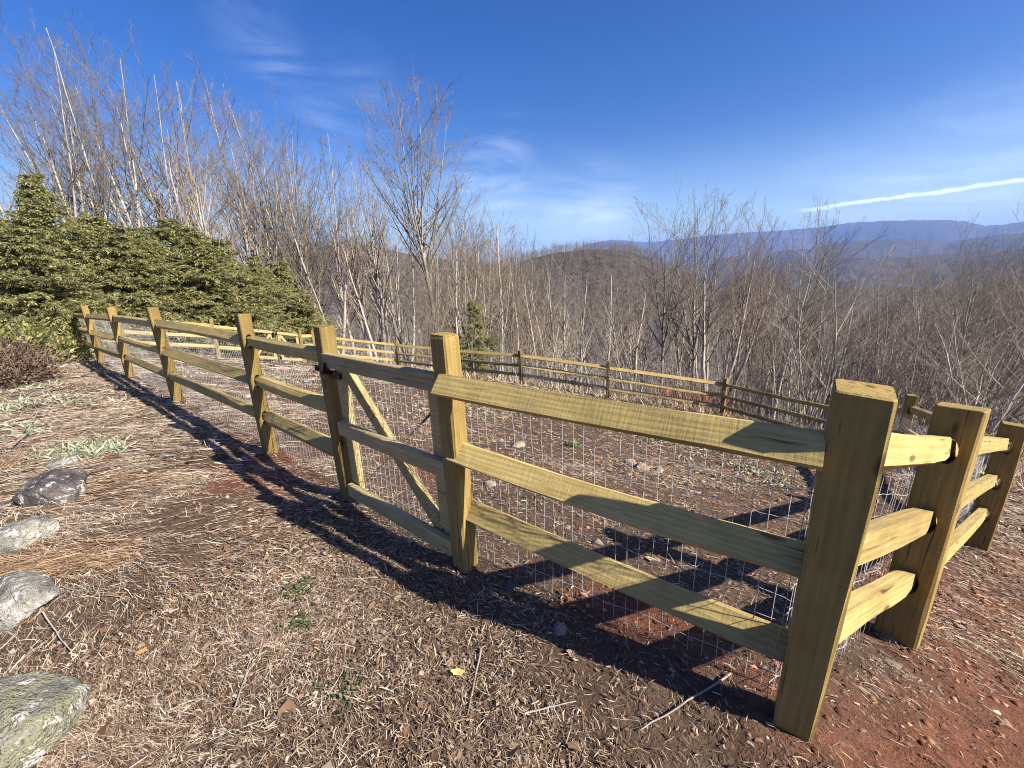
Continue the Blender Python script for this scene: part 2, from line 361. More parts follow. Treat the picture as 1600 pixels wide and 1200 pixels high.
# silhouettes of the hills: (distance, breadth, [(u, v) of the skyline in the photo])
RIDGES = [(430, 110, [(700, 440), (760, 424), (830, 404), (870, 394), (930, 389), (985, 393), (1020, 405), (1060, 430), (1120, 470), (1200, 520)]),
          (620, 170, [(330, 450), (430, 412), (470, 398), (500, 386), (545, 375), (580, 383), (620, 393), (680, 403), (740, 410), (800, 418), (900, 440)]),
          (2300, 500, [(1000, 440), (1150, 425), (1230, 408), (1300, 400), (1400, 402), (1500, 395), (1600, 385), (1750, 375)]),
          (4600, 900, [(900, 420), (1100, 410), (1180, 395), (1260, 388), (1330, 376), (1400, 372), (1480, 378), (1560, 366), (1640, 360), (1750, 365)]),
          (9000, 1300, [(200, 425), (560, 413), (780, 408), (850, 404), (890, 393), (920, 380), (960, 374), (1010, 378), (1060, 374), (1110, 367), (1180, 362), (1270, 356), (1320, 348), (1400, 344), (1470, 343), (1510, 346), (1540, 353), (1570, 350), (1610, 345), (1700, 335), (1850, 345)])]
def ridge_tables():
    T = []
    for D, w, sk in RIDGES:
        az, el = [], []
        for u, v in sk:
            r = ray(u, v); az.append(math.atan2(r[0], r[1])); el.append(r[2] / math.hypot(r[0], r[1]))
        o = np.argsort(az); T.append((D, w, np.array(az)[o], np.array(el)[o]))
    return T
RT_ = ridge_tables()
def gfar(x, y):
    X = np.stack([x, y], -1); r = np.hypot(x, y); az = np.arctan2(x, y)
    base = np.interp(r, [200, 330, 450, 1000, 3000, 9000, 14000], [-74, -80, -95, -170, -300, -380, -380])
    near = gz(x, y, False) if np.ndim(x) else 0
    t = np.clip((r - 240) / 90, 0, 1); t = t * t * (3 - 2 * t); z = base
    for k, (D, w, a, e) in enumerate(RT_):
        D2 = D * (1 + .12 * (vnoise(np.stack([az * 6, az * 0], -1), 1, 40 + k, 2) - .5)); ww = w
        top = np.interp(az, a, e, left=e[0] - .02, right=e[-1] - .02) * D2
        rid = vnoise(np.stack([az * D / (w * .9), r / w * .5], -1), 1, 50 + k, 4)
        prof = np.exp(-((r - D2) / ww) ** 2); prof2 = np.clip(1 - np.abs(r - D2) / (2.6 * ww), 0, 1)
        body = prof * .55 + prof2 * .45
        h = base + (top - base) * body; h -= (1 - body) * body * 4 * (np.abs(rid - .5) * 2) * (top - base) * .22
        h += (vnoise(X, w * .05, 60 + k, 3) - .5) * D * .0035
        z = np.maximum(z, h)
    return near * (1 - t) + z * t

# ---------------------------------------------------------------- ground sheets
def polar(name, rs, azs, zfun, mat, attr=None):
    A, Rr = np.meshgrid(azs, rs); x = Rr * np.sin(A); y = Rr * np.cos(A); z = zfun(x.ravel(), y.ravel())
    V = np.stack([x.ravel(), y.ravel(), z], -1); nr, na = A.shape; idx = np.arange(nr * na).reshape(nr, na)
    q = np.stack([idx[:-1, :-1], idx[:-1, 1:], idx[1:, 1:], idx[1:, :-1]], -1).reshape(-1, 4)[:, ::-1]
    me = mesh_np(name, V, [q], mat, smooth=True)
    if attr:
        at_ = me.attributes.new('soil', 'FLOAT', 'POINT'); at_.data.foreach_set('value', attr(V[:, :2]).astype(np.float32))
    return link(name, me)
def ground_mat():
    m, nt, b = new_mat('leafy_soil', .95); co = obj_co(nt)
    n1 = noise(nt, co, 1.2, 6, .65); n2 = noise(nt, co, 26, 5, .7); n3 = noise(nt, co, 110, 3, .7)
    s = math_n(nt, 'ADD', math_n(nt, 'MULTIPLY', n2, .6), math_n(nt, 'MULTIPLY', n3, .4))
    c = ramp(nt, s, [(.34, (.022, .015, .011)), (.5, (.07, .045, .031)), (.62, (.145, .10, .07)), (.75, (.27, .20, .145))])
    c2 = mixc(nt, ramp(nt, n1, [(.42, (0, 0, 0)), (.6, (1, 1, 1))]), c, (.085, .054, .036))
    red = ramp(nt, s, [(.3, (.045, .020, .012)), (.5, (.12, .047, .026)), (.7, (.21, .092, .052))])
    a = nt.nodes.new('ShaderNodeAttribute'); a.attribute_name = 'soil'
    c3 = mixc(nt, a.outputs['Fac'], c2, red)
    nt.links.new(c3, b.inputs['Base Color']); bump(nt, b, s, .9, .03); return m
def hill_mat():
    m, nt, b = new_mat('wooded_hillside', 1.0); co = obj_co(nt)
    n1 = noise(nt, co, .02, 6, .7); n2 = noise(nt, co, .16, 5, .75); n0 = noise(nt, co, .0012, 6, .65)
    s = math_n(nt, 'ADD', math_n(nt, 'MULTIPLY', n2, .55), math_n(nt, 'MULTIPLY', n1, .45))
    c = ramp(nt, s, [(.36, (.022, .019, .017)), (.5, (.058, .048, .042)), (.64, (.11, .090, .078))])
    ev = ramp(nt, n0, [(.52, (0, 0, 0)), (.6, (1, 1, 1))])
    c = mixc(nt, math_n(nt, 'MULTIPLY', ev, .55), c, (.028, .036, .018))
    nt.links.new(c, b.inputs['Base Color']); bump(nt, b, s, 1.0, 2.5); return m
def ground():
    fine = np.radians(np.arange(-66, 66.01, .3)); back = np.radians(np.arange(66, 294.1, 4))
    azs = np.concatenate([fine, back[1:]])
    rs = np.concatenate([[0.01, .3], np.geomspace(.6, 240, 430)])
    tag(polar('ground', rs, azs, lambda x, y: gz(x, y), ground_mat(), red_mask), 'brown leaf-strewn hillside ground falling away from the fence', kind='structure')
    az2 = np.concatenate([np.radians(np.arange(-70, 70.01, .12)), np.radians(np.arange(74, 290.1, 4))])
    rs2 = np.concatenate([np.geomspace(225, 1000, 130), np.geomspace(1010, 11200, 170)])
    tag(polar('hills', rs2, az2, lambda x, y: gfar(x, y) - 1.2 * (np.hypot(x, y) < 245), hill_mat()), 'wooded hills and long blue mountain ridge', kind='structure')
ground()

# ---------------------------------------------------------------- fence parts
def post_mesh(wx, wy, H, seed, holes, taper=.06, below=.35):
    rg = np.random.default_rng(seed); K = 9
    zs = np.concatenate([[-below], np.linspace(0, H - .016, K - 3), [H - .004, H]]); c = .007
    V = []; bow = (rg.random(2) - .5) * .012
    for i, z in enumerate(zs):
        t = max(z, 0) / H; s = 1 - taper * t
        if i >= len(zs) - 2: s *= .975 if i == len(zs) - 2 else .93
        a, b = wx / 2 * s, wy / 2 * s; ch = c * (1.0 + .5 * rg.random())
        pr = np.array([(a - ch, -b), (a, -b + ch), (a, b - ch), (a - ch, b), (-a + ch, b), (-a, b - ch), (-a, -b + ch), (-a + ch, -b)])
        pr += (rg.random(pr.shape) - .5) * .005
        pr += bow * math.sin(math.pi * t)
        tilt = (pr @ ((np.random.default_rng(seed + 5).random(2) - .5) * .14)) if i >= len(zs) - 2 else 0
        V.append(np.column_stack([pr, np.full(8, z) + tilt]))
    V = np.concatenate(V); n = len(zs); idx = np.arange(n * 8).reshape(n, 8)
    q = np.stack([idx[:-1], np.roll(idx[:-1], -1, 1), np.roll(idx[1:], -1, 1), idx[1:]], -1).reshape(-1, 4)
    me = bpy.data.meshes.new('post'); me.from_pydata(V.tolist(), [], q.tolist() + [idx[-1].tolist(), idx[0][::-1].tolist()]); me.update()
    me.materials.append(M_POST)
    if holes:
        bm = bmesh.new()
        for (hz, ang) in holes:
            mm = Matrix.Translation((0, 0, hz)) @ Matrix.Rotation(ang, 4, 'Z') @ Matrix.Rotation(math.pi / 2, 4, 'Y')
            bmesh.ops.create_cone(bm, cap_ends=True, segments=14, radius1=1, radius2=1, depth=1, matrix=mm @ Matrix.Diagonal((.060, .031, .5 if ang is not None else .5, 1)))
        cm = bpy.data.meshes.new('cut'); bm.to_mesh(cm); bm.free()
        o = bpy.data.objects.new('tmp', me); c_ = bpy.data.objects.new('cut', cm); COL.objects.link(o); COL.objects.link(c_)
        md = o.modifiers.new('b', 'BOOLEAN'); md.operation = 'DIFFERENCE'; md.object = c_; md.solver = 'EXACT'; md.use_self = True
        dg = bpy.context.evaluated_depsgraph_get(); me2 = bpy.data.meshes.new_from_object(o.evaluated_get(dg))
        bpy.data.objects.remove(o); bpy.data.objects.remove(c_); me = me2
        if not me.materials: me.materials.append(M_POST)
    return me
PROFILES = [  # (outward, up) corners of the split rail
    [(-.034, .050), (-.008, .056), (.040, -.012), (.030, -.046), (-.020, -.054), (-.036, -.030)],
    [(-.030, .052), (.012, .050), (.036, .018), (.034, -.040), (.004, -.056), (-.032, -.044)],
    [(-.036, .040), (.006, .058), (.034, .034), (.038, -.030), (.012, -.054), (-.030, -.050)],
    [(-.040, .046), (-.016, .054), (.052, -.030), (.034, -.050), (-.026, -.052), (-.040, -.010)],
    [(-.026, .050), (.030, .057), (.036, -.036), (.002, -.060), (-.030, -.044)]]
def rail_mesh(L, seed, prof, scale=1.0, ends=(1, 1)):
    rg = np.random.default_rng(seed); n = 17; P = np.array(PROFILES[prof]) * scale
    xs = np.concatenate([[0, .012, .07, .13, .20], np.linspace(.28, L - .28, n - 10), [L - .20, L - .13, L - .07, L - .012, L]])
    j = (rg.random((len(xs), len(P), 2)) - .5) * .006; j = (j + np.roll(j, 1, 0) + np.roll(j, -1, 0)) / 2
    bow = (rg.random() - .5) * .03; bow2 = (rg.random() - .5) * .02; V = []
    for i, x in enumerate(xs):
        d = min(x + (0 if ends[0] else 9), L - x + (0 if ends[1] else 9))
        k = np.clip(d / .20, 0, 1); sy = .50 + .50 * k; sz = .58 + .42 * min(1, d / .17)
        if d < .01: sy *= .8; sz *= .85
        q = P * [sy, sz] + j[i]; t = x / L
        V.append(np.column_stack([np.full(len(P), x), -q[:, 0] + bow * math.sin(math.pi * t), q[:, 1] + bow2 * math.sin(math.pi * t)]))
    m = len(P); V = np.concatenate(V); idx = np.arange(len(xs) * m).reshape(-1, m)
    q = np.stack([idx[:-1], idx[1:], np.roll(idx[1:], -1, 1), np.roll(idx[:-1], -1, 1)], -1).reshape(-1, 4)
    me = bpy.data.meshes.new('rail'); me.from_pydata(V.tolist(), [], q.tolist() + [idx[0].tolist(), idx[-1][::-1].tolist()])
    me.materials.append(M_RAIL); me.update()
    bm = bmesh.new(); bm.from_mesh(me); bmesh.ops.recalc_face_normals(bm, faces=bm.faces); bm.to_mesh(me); bm.free(); return me
def place_x(o, A, B):                     # local x runs from A to B, local y is level, z up
    A, B = Vector(A), Vector(B); x = (B - A).normalized(); y = Vector((0, 0, 1)).cross(x).normalized(); z = x.cross(y)
    m = Matrix((x, y, z)).transposed().to_4x4(); m.translation = A; return m

RUNS = [['a1', 'a2', 'a3', 'a4', 'a5', 'a6'], ['a7', 'a8', 'a9', 'a10', 'a11', 'h', 'fa', 'fb', 'fc', 'fd', 'fe', 'ff', 'g2r'], ['g2l', 'fg', 'a1']]
RZ = (1.06, .71, .38)
def box_bm(bm, sx, sy, sz, m):
    r = bmesh.ops.create_cube(bm, size=1, matrix=m @ Matrix.Diagonal((sx, sy, sz, 1)))
    return r['verts']
def wire_panel(A, B, off, inward, name, parent, h=1.0, skip=0, seed=0):
    rg = np.random.default_rng(seed); A = np.array(A, float); B = np.array(B, float); A = A + inward * (.075 + off); B = B + inward * (.075 + off * 1.2)
    L = np.linalg.norm((B - A)[:2]); n = int(L / .0508); ts = (np.arange(n + 1) + .0) / n
    far = np.linalg.norm((A + B)[:2] / 2) > 8; rad = .0015 if far else .0014
    def pt(t, z):
        p = A + (B - A) * t[..., None]; g = gz(p[..., 0], p[..., 1], False); low = np.maximum(g - .02, p[..., 2] - .12) - p[..., 2]
        p = p.copy(); p[..., 2] += low * (1 - z / h) + z
        w = .02 * np.sin(t * 9 + seed) * np.sin(z * 4 + seed) + .006 * np.sin(t * 31 + z * 11); p[..., :2] += inward[:2] * w[..., None]; return p
    K = 6; zz = np.linspace(0, h, K); T, Z = np.meshgrid(ts, zz, indexing='ij'); Pv = pt(T, Z); Pv[:, :, 2] += 0
    Pv[..., 0] += (rg.random((n + 1, K)) - .5) * .003
    v1 = tubes(Pv, np.full(Pv.shape[:2], rad), 3)
    rows = np.arange(0, h + .01, .1016); th = np.linspace(0, 1, 2 * n + 1) if not far else np.linspace(0, 1, 13)
    T, Z = np.meshgrid(th, rows); Ph = pt(T, Z)
    if not far: Ph[:, 1::2, 2] += .004 * np.sin(np.arange(Ph[:, 1::2].shape[1]))[None]
    Ph[..., 2] += (.006 * np.sin(T * 21 + Z * 7))
    v2 = tubes(Ph, np.full(Ph.shape[:2], rad), 3)
    V, Fs = join([v1, v2]); return link(name, mesh_np(name, V, Fs, M_WIRE), parent)

def fence():
    root = tag(empty('split_rail_fence', (0, 0, 0)), 'new three-rail split rail fence of treated pine with welded wire, ringing the sloping yard', 'fence')
    cen = np.array([-2.0, 9.0])
    nb = {}
    for run in RUNS:
        for a, b in zip(run[:-1], run[1:]):
            nb.setdefault(a, []).append(b); nb.setdefault(b, []).append(a)
    for i, (k, p) in enumerate(POST.items()):
        P = np.array(p); ds = [nrm((np.array(POST[q]) - P)[:2]) for q in nb.get(k, [])]
        if not ds: ds = [np.array([1., 0])]
        t = ds[0] - ds[1] if len(ds) == 2 else ds[0]
        if k == 'a8': t = -ds[0]
        if k == 'a9': t = np.array([.83, .56])
        ang = math.atan2(t[1], t[0])
        big = k in ('a8', 'a9', 'a10'); wx, wy = (.106, .105) if k == 'a8' else ((.11, .165) if big else ((.10, .105) if k in ('a5', 'a6', 'a7') else (.112, .12)))
        hs = []
        if k in ('a9', 'a10', 'a2', 'a3', 'a4', 'a5', 'fa', 'fb', 'fc', 'fd', 'a11', 'h', 'fg'): hs = [(z, 0.0) for z in RZ]
        me = post_mesh(wx, wy, (1.185 if k == 'a8' else 1.27 + .02 * math.sin(i * 2.1)), 100 + i, hs, -.22 if k == 'a8' else .06)
        o = link('post', me, root, P); o.rotation_euler = (.012 * math.sin(i * 3.3), .012 * math.cos(i * 1.7), ang)
    s = 0
    for run in RUNS:
        for a, b in zip(run[:-1], run[1:]):
            s += 1
            if (a, b) == ('ff', 'g2r'): pass
            A, B = np.array(POST[a]), np.array(POST[b]); d = nrm((B - A)[:2]); nin = np.array([-d[1], d[0], 0])
            if nin[:2] @ (cen - (A + B)[:2] / 2) < 0: nin = -nin
            flip = np.cross(np.array([0, 0, 1.]), np.array([d[0], d[1], 0])) @ nin > 0   # local y points inwards -> outward profile is -y
            for j, z in enumerate(RZ):
                oe = .05
                if (a, b) == ('a7', 'a8'): z = (1.05, .705, .375)[j]
                A2 = A + [0, 0, z] - np.append(d, 0) * oe + nin * (.018 if s % 2 else -.012); B2 = B + [0, 0, z] + np.append(d, 0) * oe + nin * (-.012 if s % 2 else .018)
                if a == 'a8': B2 = B + [0, 0, z] - np.append(d, 0) * .0
                if (a, b) == ('a7', 'a8'): A2 = A + [0, 0, z] - nin * (.080, .025, -.018)[j] + np.append(d, 0) * (-.01); B2 = B + [0, 0, (1.018, .622, .255)[j]] + nin * (-.045, .030, .062)[j] - np.append(d, 0) * .050
                if a == 'a9': A2 = A + [0, 0, z] - np.append(d, 0) * .02
                if (a, b) == ('a8', 'a9'): A2 = A + [0, 0, z * .96] + np.append(d, 0) * .0
                L = float(np.linalg.norm(B2 - A2)); pr = (s * 2 + j * 3) % 4
                ends = (1, 1)
                if (a, b) == ('a7', 'a8'): pr = 3; ends = (0, 0)
                if (a, b) == ('a8', 'a9'): pr = 4; ends = (0, 1)
                if (a, b) == ('a9', 'a10'): pr = 4
                if a in ('h', 'fa', 'fb', 'fc', 'fd'): pr = 3; flip = a == 'h'
                me = rail_mesh(L, 500 + s * 3 + j, pr, .90 if (a, b) == ('a7', 'a8') else 1.0 + .06 * math.sin(s + j), ends)
                o = link('rail', me, root); o.matrix_basis = place_x(o, A2, B2)
                if not flip: o.matrix_basis = place_x(o, B2, A2)
            wire_panel(A, B, .035 if a == 'a7' else 0, nin, 'wire_mesh', root, 1.0, seed=s)
fence()

# ---------------------------------------------------------------- gates
def board(name, A, B, w, t, mat, parent, nrm_dir, jit=0):
    """board from A to B; w = width in the gate plane, t = thickness along nrm_dir"""
    A, B = Vector(A), Vector(B); x = (B - A); L = x.length; x.normalize(); y = Vector(nrm_dir); y = (y - x * y.dot(x)).normalized(); z = x.cross(y)
    bm = bmesh.new(); bmesh.ops.create_cube(bm, size=1, matrix=Matrix.Translation((L / 2, 0, 0)) @ Matrix.Diagonal((L, t, w, 1)))
    bmesh.ops.bevel(bm, geom=bm.edges[:], offset=.004, segments=1, affect='EDGES')
    me = bpy.data.meshes.new(name); bm.to_mesh(me); bm.free(); me.materials.append(mat)
    o = link(name, me, parent); m = Matrix((x, y, z)).transposed().to_4x4(); m.translation = A; o.matrix_basis = m; return o
def near_gate():
    A, B = np.array(POST['a6']), np.array(POST['a7']); d = nrm((B - A)[:2]); D3 = np.append(d, 0); n = np.array([-d[1], d[0], 0])
    if n[:2] @ np.array([-.5, -1]) < 0: n = -n          # towards the camera = outwards
    g = tag(empty('wooden_gate', A + D3 * .1), 'narrow braced board gate with wire and black latch in the near fence run', 'gate')
    O = A + D3 * .1
    def P(s, z, o): 
        base = A + (B - A) * (s / np.linalg.norm((B - A)[:2])); return tuple(base + [0, 0, z] + n * o - O)
    L = np.linalg.norm((B - A)[:2])
    board('stile', P(.135, .07, .0), P(.135, 1.0, .0), .09, .04, M_BOARDZ, g, n)
    board('stile', P(L - .12, .07, .0), P(L - .12, 1.0, .0), .09, .04, M_BOARDZ, g, n)
    board('gate_rail', P(.035, 1.045, .046), P(L - .04, 1.045, .046), .09, .042, M_BOARDX, g, n)
    board('gate_rail', P(.10, .60, .046), P(L - .04, .60, .046), .09, .042, M_BOARDX, g, n)
    board('gate_rail', P(.10, .15, .046), P(L - .04, .15, .046), .09, .042, M_BOARDX, g, n)
    board('brace', P(.19, 1.0, .001), P(L - .15, .17, .001), .085, .038, M_BOARDZ, g, n)
    # latch
    bm = bmesh.new()
    def bx(s, z, o, sx, sy, sz):
        x = Vector(D3); y = Vector(n); m = Matrix((x, y, Vector((0, 0, 1)))).transposed().to_4x4(); m.translation = Vector(P(s, z, o)); box_bm(bm, sx, sy, sz, m)
    bx(-.005, .985, .069, .14, .008, .036); bx(.075, 1.0, .088, .03, .03, .07); bx(.075, .97, .05, .06, .05, .02); bx(.12, .945, .03, .10, .03, .03)
    for s in (-.05, -.012): 
        r = bmesh.ops.create_uvsphere(bm, u_segments=8, v_segments=6, radius=.006, matrix=Matrix.Translation(P(s, .985, .075)))
    me = bpy.data.meshes.new('latch'); bm.to_mesh(me); bm.free(); me.materials.append(M_BLACK); link('latch', me, g)
    # anti-sag cable with turnbuckle
    p0, p1 = np.array(P(L - .14, .90, -.03)), np.array(P(.16, .18, -.03)); t = np.linspace(0, 1, 8)[:, None]
    V1 = tubes((p0 + (p1 - p0) * t)[None], np.full((1, 8), .0022), 4)
    q0, q1 = p0 + (p1 - p0) * .06, p0 + (p1 - p0) * .19; t = np.linspace(0, 1, 5)[:, None]
    V2 = tubes((q0 + (q1 - q0) * t)[None], np.array([[.003, .008, .006, .008, .003]]), 6); V, Fs = join([V1, V2])
    link('brace_cable', mesh_np('brace_cable', V, Fs, M_CABLE), g)
    w = wire_panel(A + D3 * .12, B - D3 * .1, 0, -n * .4, 'gate_wire', None, 1.0, seed=77); w.parent = g; w.location = -Vector(O)
near_gate()
def far_gate():
    A, B = np.array(POST['g2l']), np.array(POST['g2r']); mid = (A + B) / 2
    for k, (P0, P1) in enumerate(((A, mid), (mid, B))):
        d = nrm(P1 - P0); P0 = P0 + d * .09; P1 = P1 - d * .05; n = np.array([d[1], -d[0], 0])
        g = tag(empty('wooden_gate', P0), ('left' if k == 0 else 'right') + ' leaf of the small double gate in the far left fence run', 'gate', 'leaves of the far double gate')
        L = np.linalg.norm(P1 - P0)
        def P(s, z, o=0): return tuple(d * s + [0, 0, z] + n * o)
        for s in (.05, L - .05): board('stile', P(s, .06), P(s, 1.12), .09, .04, M_BOARDZ, g, n)
        for z in (1.08, .6, .14): board('gate_rail', P(0, z, .042), P(L, z, .042), .09, .04, M_BOARDX, g, n)
        board('brace', P(.08 if k else L - .08, 1.03, .0), P(L - .1 if k else .1, .2, .0), .08, .038, M_BOARDZ, g, n)
        w = wire_panel(P0, P1, 0, -n * .3, 'gate_wire', None, 1.0, seed=80 + k); w.parent = g; w.location = -Vector(P0)
        if k == 0:
            bm = bmesh.new()
            for z in (1.0,): box_bm(bm, .05, .05, .16, Matrix.Translation(P(L, z, .07)))
            me = bpy.data.meshes.new('latch'); bm.to_mesh(me); bm.free(); me.materials.append(M_BLACK); link('latch', me, g)
far_gate()

# ---------------------------------------------------------------- bare trees
def walk(P0, D0, L, K, up, wig, rg, grav=None):
    B = len(P0); P = np.empty((B, K, 3)); P[:, 0] = P0; d = nrm(D0); st = (L / (K - 1))[:, None]
    for k in range(1, K):
        d = nrm(d + np.array([0, 0, 1.]) * (up if np.isscalar(up) else up[:, None]) + (rg.random((B, 3)) - .5) * 2 * wig); P[:, k] = P[:, k - 1] + d * st
    return P
def children(P, Rr, n, t0, t1, ang, lr, K, up, wig, rg, rr=.55, rmin=.006, tp=1.0, lmin=0.0):
    B, Kp, _ = P.shape; pi = np.repeat(np.arange(B), n); N = len(pi)
    t = t0 + (t1 - t0) * np.tile((np.arange(n) + .5) / n, B) ** tp + (rg.random(N) - .5) * .8 * (t1 - t0) / n; t = np.clip(t, .02, .985)
    f = t * (Kp - 1); i = np.minimum(f.astype(int), Kp - 2); w = (f - i)[:, None]
    p = P[pi, i] * (1 - w) + P[pi, i + 1] * w; T = nrm(P[pi, i + 1] - P[pi, i]); r = Rr[pi, i] * (1 - w[:, 0]) + Rr[pi, i + 1] * w[:, 0]
    Lp = np.linalg.norm(P[:, 1:] - P[:, :-1], axis=-1).sum(1)[pi]
    az = rg.random(N) * 6.283; ref = np.where(np.abs(T[:, 2:]) > .95, np.array([1., 0, 0]), np.array([0, 0, 1.])); U = nrm(np.cross(T, ref)); Wv = np.cross(T, U)
    side = np.cos(az)[:, None] * U + np.sin(az)[:, None] * Wv; a = (ang * (.75 + .5 * rg.random(N)))[:, None]
    D = T * np.cos(a) + side * np.sin(a)
    L = np.maximum(Lp * lr * (1.0 - .55 * (t - t0) / max(t1 - t0, 1e-3)) * (.6 + .7 * rg.random(N)), lmin)
    C = walk(p, D, L, K, up, wig, rg); r0 = np.maximum(r * rr, rmin); RR = r0[:, None] * np.linspace(1, .28, K)[None]; RR = np.maximum(RR, rmin * .55)
    return C, RR
def limbs(P, Rr, n, t0, t1, cen, rad, K, rg, tw, rr=.5, wig=.05):
    """main limbs that leave the stem, sweep out and end on a rounded crown"""
    B, Kp, _ = P.shape; pi = np.repeat(np.arange(B), n); N = len(pi); t = np.clip(t0 + (t1 - t0) * np.tile((np.arange(n) + rg.random(n)) / n, B), .02, .97)
    f = t * (Kp - 1); i = np.minimum(f.astype(int), Kp - 2); w = (f - i)[:, None]; p = P[pi, i] * (1 - w) + P[pi, i + 1] * w; r = Rr[pi, i] * (1 - w[:, 0]) + Rr[pi, i + 1] * w[:, 0]
    az = np.arange(N) * 2.399 + rg.random(N) * 1.2; k = (t - t0) / max(t1 - t0, 1e-3); sz = np.clip(-.75 + 1.75 * k + (rg.random(N) - .5) * .5, -.8, .98); ch = np.sqrt(1 - sz ** 2)
    q = cen + np.column_stack([np.cos(az) * ch, np.sin(az) * ch, sz]) * rad * (.78 + .26 * rg.random((N, 1)))
    q[:, :2] = q[:, :2] * .8 + .2 * (p[:, :2] + (q[:, :2] - p[:, :2]))
    q[:, 2] = np.maximum(q[:, 2], p[:, 2] + .75 * np.linalg.norm(q[:, :2] - p[:, :2], axis=1)); d = np.linalg.norm(q - p, axis=1)[:, None]
    h = q - p; h[:, 2] = 0; c = p + h * .52 + np.array([0, 0, 1.]) * d * .30; u = np.linspace(0, 1, K)[None, :, None]
    C = p[:, None] * (1 - u) ** 2 + 2 * c[:, None] * u * (1 - u) + q[:, None] * u ** 2
    nz = np.cumsum((rg.random((N, K, 3)) - .5), 1) * (wig * d[:, None] * .35); C = C + nz * u
    r0 = np.clip(r * rr * 1.15, tw * 2.4, None); RR = r0[:, None] * np.linspace(1, .2, K)[None] ** 1.1; return C, np.maximum(RR, tw)
def bare_tree(seed, H, stems=1, crown0=.45, width=.18, n1=22, n2=7, n3=6, n4=2, r0=.0085, fork=0, tw=.0078, lean=.02, mat=None, twig=None):
    """returns (trunk mesh, crown mesh); tw = twig radius in metres"""
    rg = np.random.default_rng(seed); K = 14
    P0 = np.column_stack([(rg.random((stems, 2)) - .5) * .35 * (stems > 1), np.full(stems, -.5)])
    D0 = np.column_stack([(rg.random((stems, 2)) - .5) * (.55 if stems > 1 else .05), np.ones(stems)])
    Ls = H * ((.84 if not fork else .72) - .2 * rg.random(stems) * (stems > 1)) + .5
    T = walk(P0, D0, Ls, K, .05, lean * 2.6, rg); RT2 = (r0 * Ls)[:, None] * np.linspace(1, .10, K)[None] ** .85
    trunk = [tubes(T, RT2, 8)]; top = T[:, -1].mean(0)
    cen = np.array([top[0] * .7, top[1] * .7, H * (crown0 + 1) / 2]); rad = np.array([width * H, width * H, H * (1 - crown0) / 2])
    L1 = []
    if fork:
        Fk, FR = limbs(T, RT2, fork, crown0 * .9, crown0 * 1.25, cen + [0, 0, rad[2] * .35], rad * [.6, .6, .6], K, rg, tw, .72, .03); trunk.append(tubes(Fk, FR, 7))
        L1.append(limbs(Fk, FR, max(n1 // 2, 4), .15, .96, cen, rad, 9, rg, tw, .55, .07))
    L1.append(limbs(T, RT2, n1 if stems == 1 else max(n1 // 2, 6), crown0 * .80, .97, cen, rad, 9, rg, tw, .5, .07))
    c1 = np.concatenate([a for a, _ in L1]); R1 = np.concatenate([b for _, b in L1])
    c2, R2 = children(c1, R1, n2, .18, .98, .56, .36, 6, .08, .11, rg, .62, tw)
    c3, R3 = children(c2, R2, n3, .12, .98, .58, .46, 4, .06, .15, rg, .6, tw * .62, lmin=.25)
    br = [tubes(c1, R1, 5), tubes(c2, R2, 4), tubes(c3, R3, 3)]
    if n4:
        c4, R4 = children(c3, R3, n4, .2, .97, .6, .55, 3, .04, .15, rg, .7, tw * .5, lmin=.18); br.append(tubes(c4, R4, 3))
    Vt, Ft = join(trunk); Vc, Fc = join(br); k_ = H / np.percentile(Vc[:, 2], 98.5); Vt[:, 2] *= k_; Vc[:, 2] *= k_; Vc[:, :2] *= k_ ** .8; Vt[:, :2] *= k_ ** .8
    return mesh_np('trunk', Vt, Ft, mat or M_BARK, smooth=True), mesh_np('crown', Vc, Fc, twig or M_TWIG)
def put_tree(v, x, y, H, H0, rz, label, group=None, name='bare_tree', tilt=0.0, tdir=0.0, sx=1.0):
    s = H / H0; e = empty(name, (x, y, gz1(x, y) - .05), rz, (s * sx, s * sx, s)); tag(e, label, 'tree', group)
    if tilt: e.rotation_euler = (tilt * math.cos(tdir), tilt * math.sin(tdir), rz)
    a = link('trunk', v[0], e); b = link('crown', v[1], e); return e

H0 = 18.0
V_TALL = [bare_tree(s, H0, 1, c0, wd, 17, 6, 5, 1, .0120, fork=fk, mat=bm_, twig=tw_) for s, c0, wd, fk, bm_, tw_ in
          ((11, .50, .16, 2, M_BARKP, M_TWIG), (12, .45, .20, 3, M_BARK, M_TWIG), (13, .56, .13, 2, M_BARK, M_TWIGR), (14, .52, .16, 3, M_BARKP, M_TWIG), (15, .44, .21, 3, M_BARK, M_TWIG), (16, .48, .17, 2, M_BARKP, M_TWIGR))]
V_SLIM = [bare_tree(s, H0, 1, .55, .10, 12, 5, 4, 1, .0125, mat=M_BARKP if s % 2 else M_BARK, twig=M_TWIGR if s % 2 else M_TWIGP, lean=.03) for s in (21, 22, 23, 24)]
V_CLUMP = [bare_tree(s, H0, st, .22, .26, 14, 6, 5, 1, .0085, mat=M_BARK if s % 2 else M_BARKP, twig=tw_, lean=.05) for s, st, tw_ in ((31, 4, M_TWIG), (32, 3, M_TWIGP), (33, 5, M_TWIGR))]
V_HERO = bare_tree(46, H0, 1, .60, .19, 14, 6, 5, 2, .0140, fork=5, tw=.0095, mat=M_BARK, twig=M_TWIG, lean=.010)

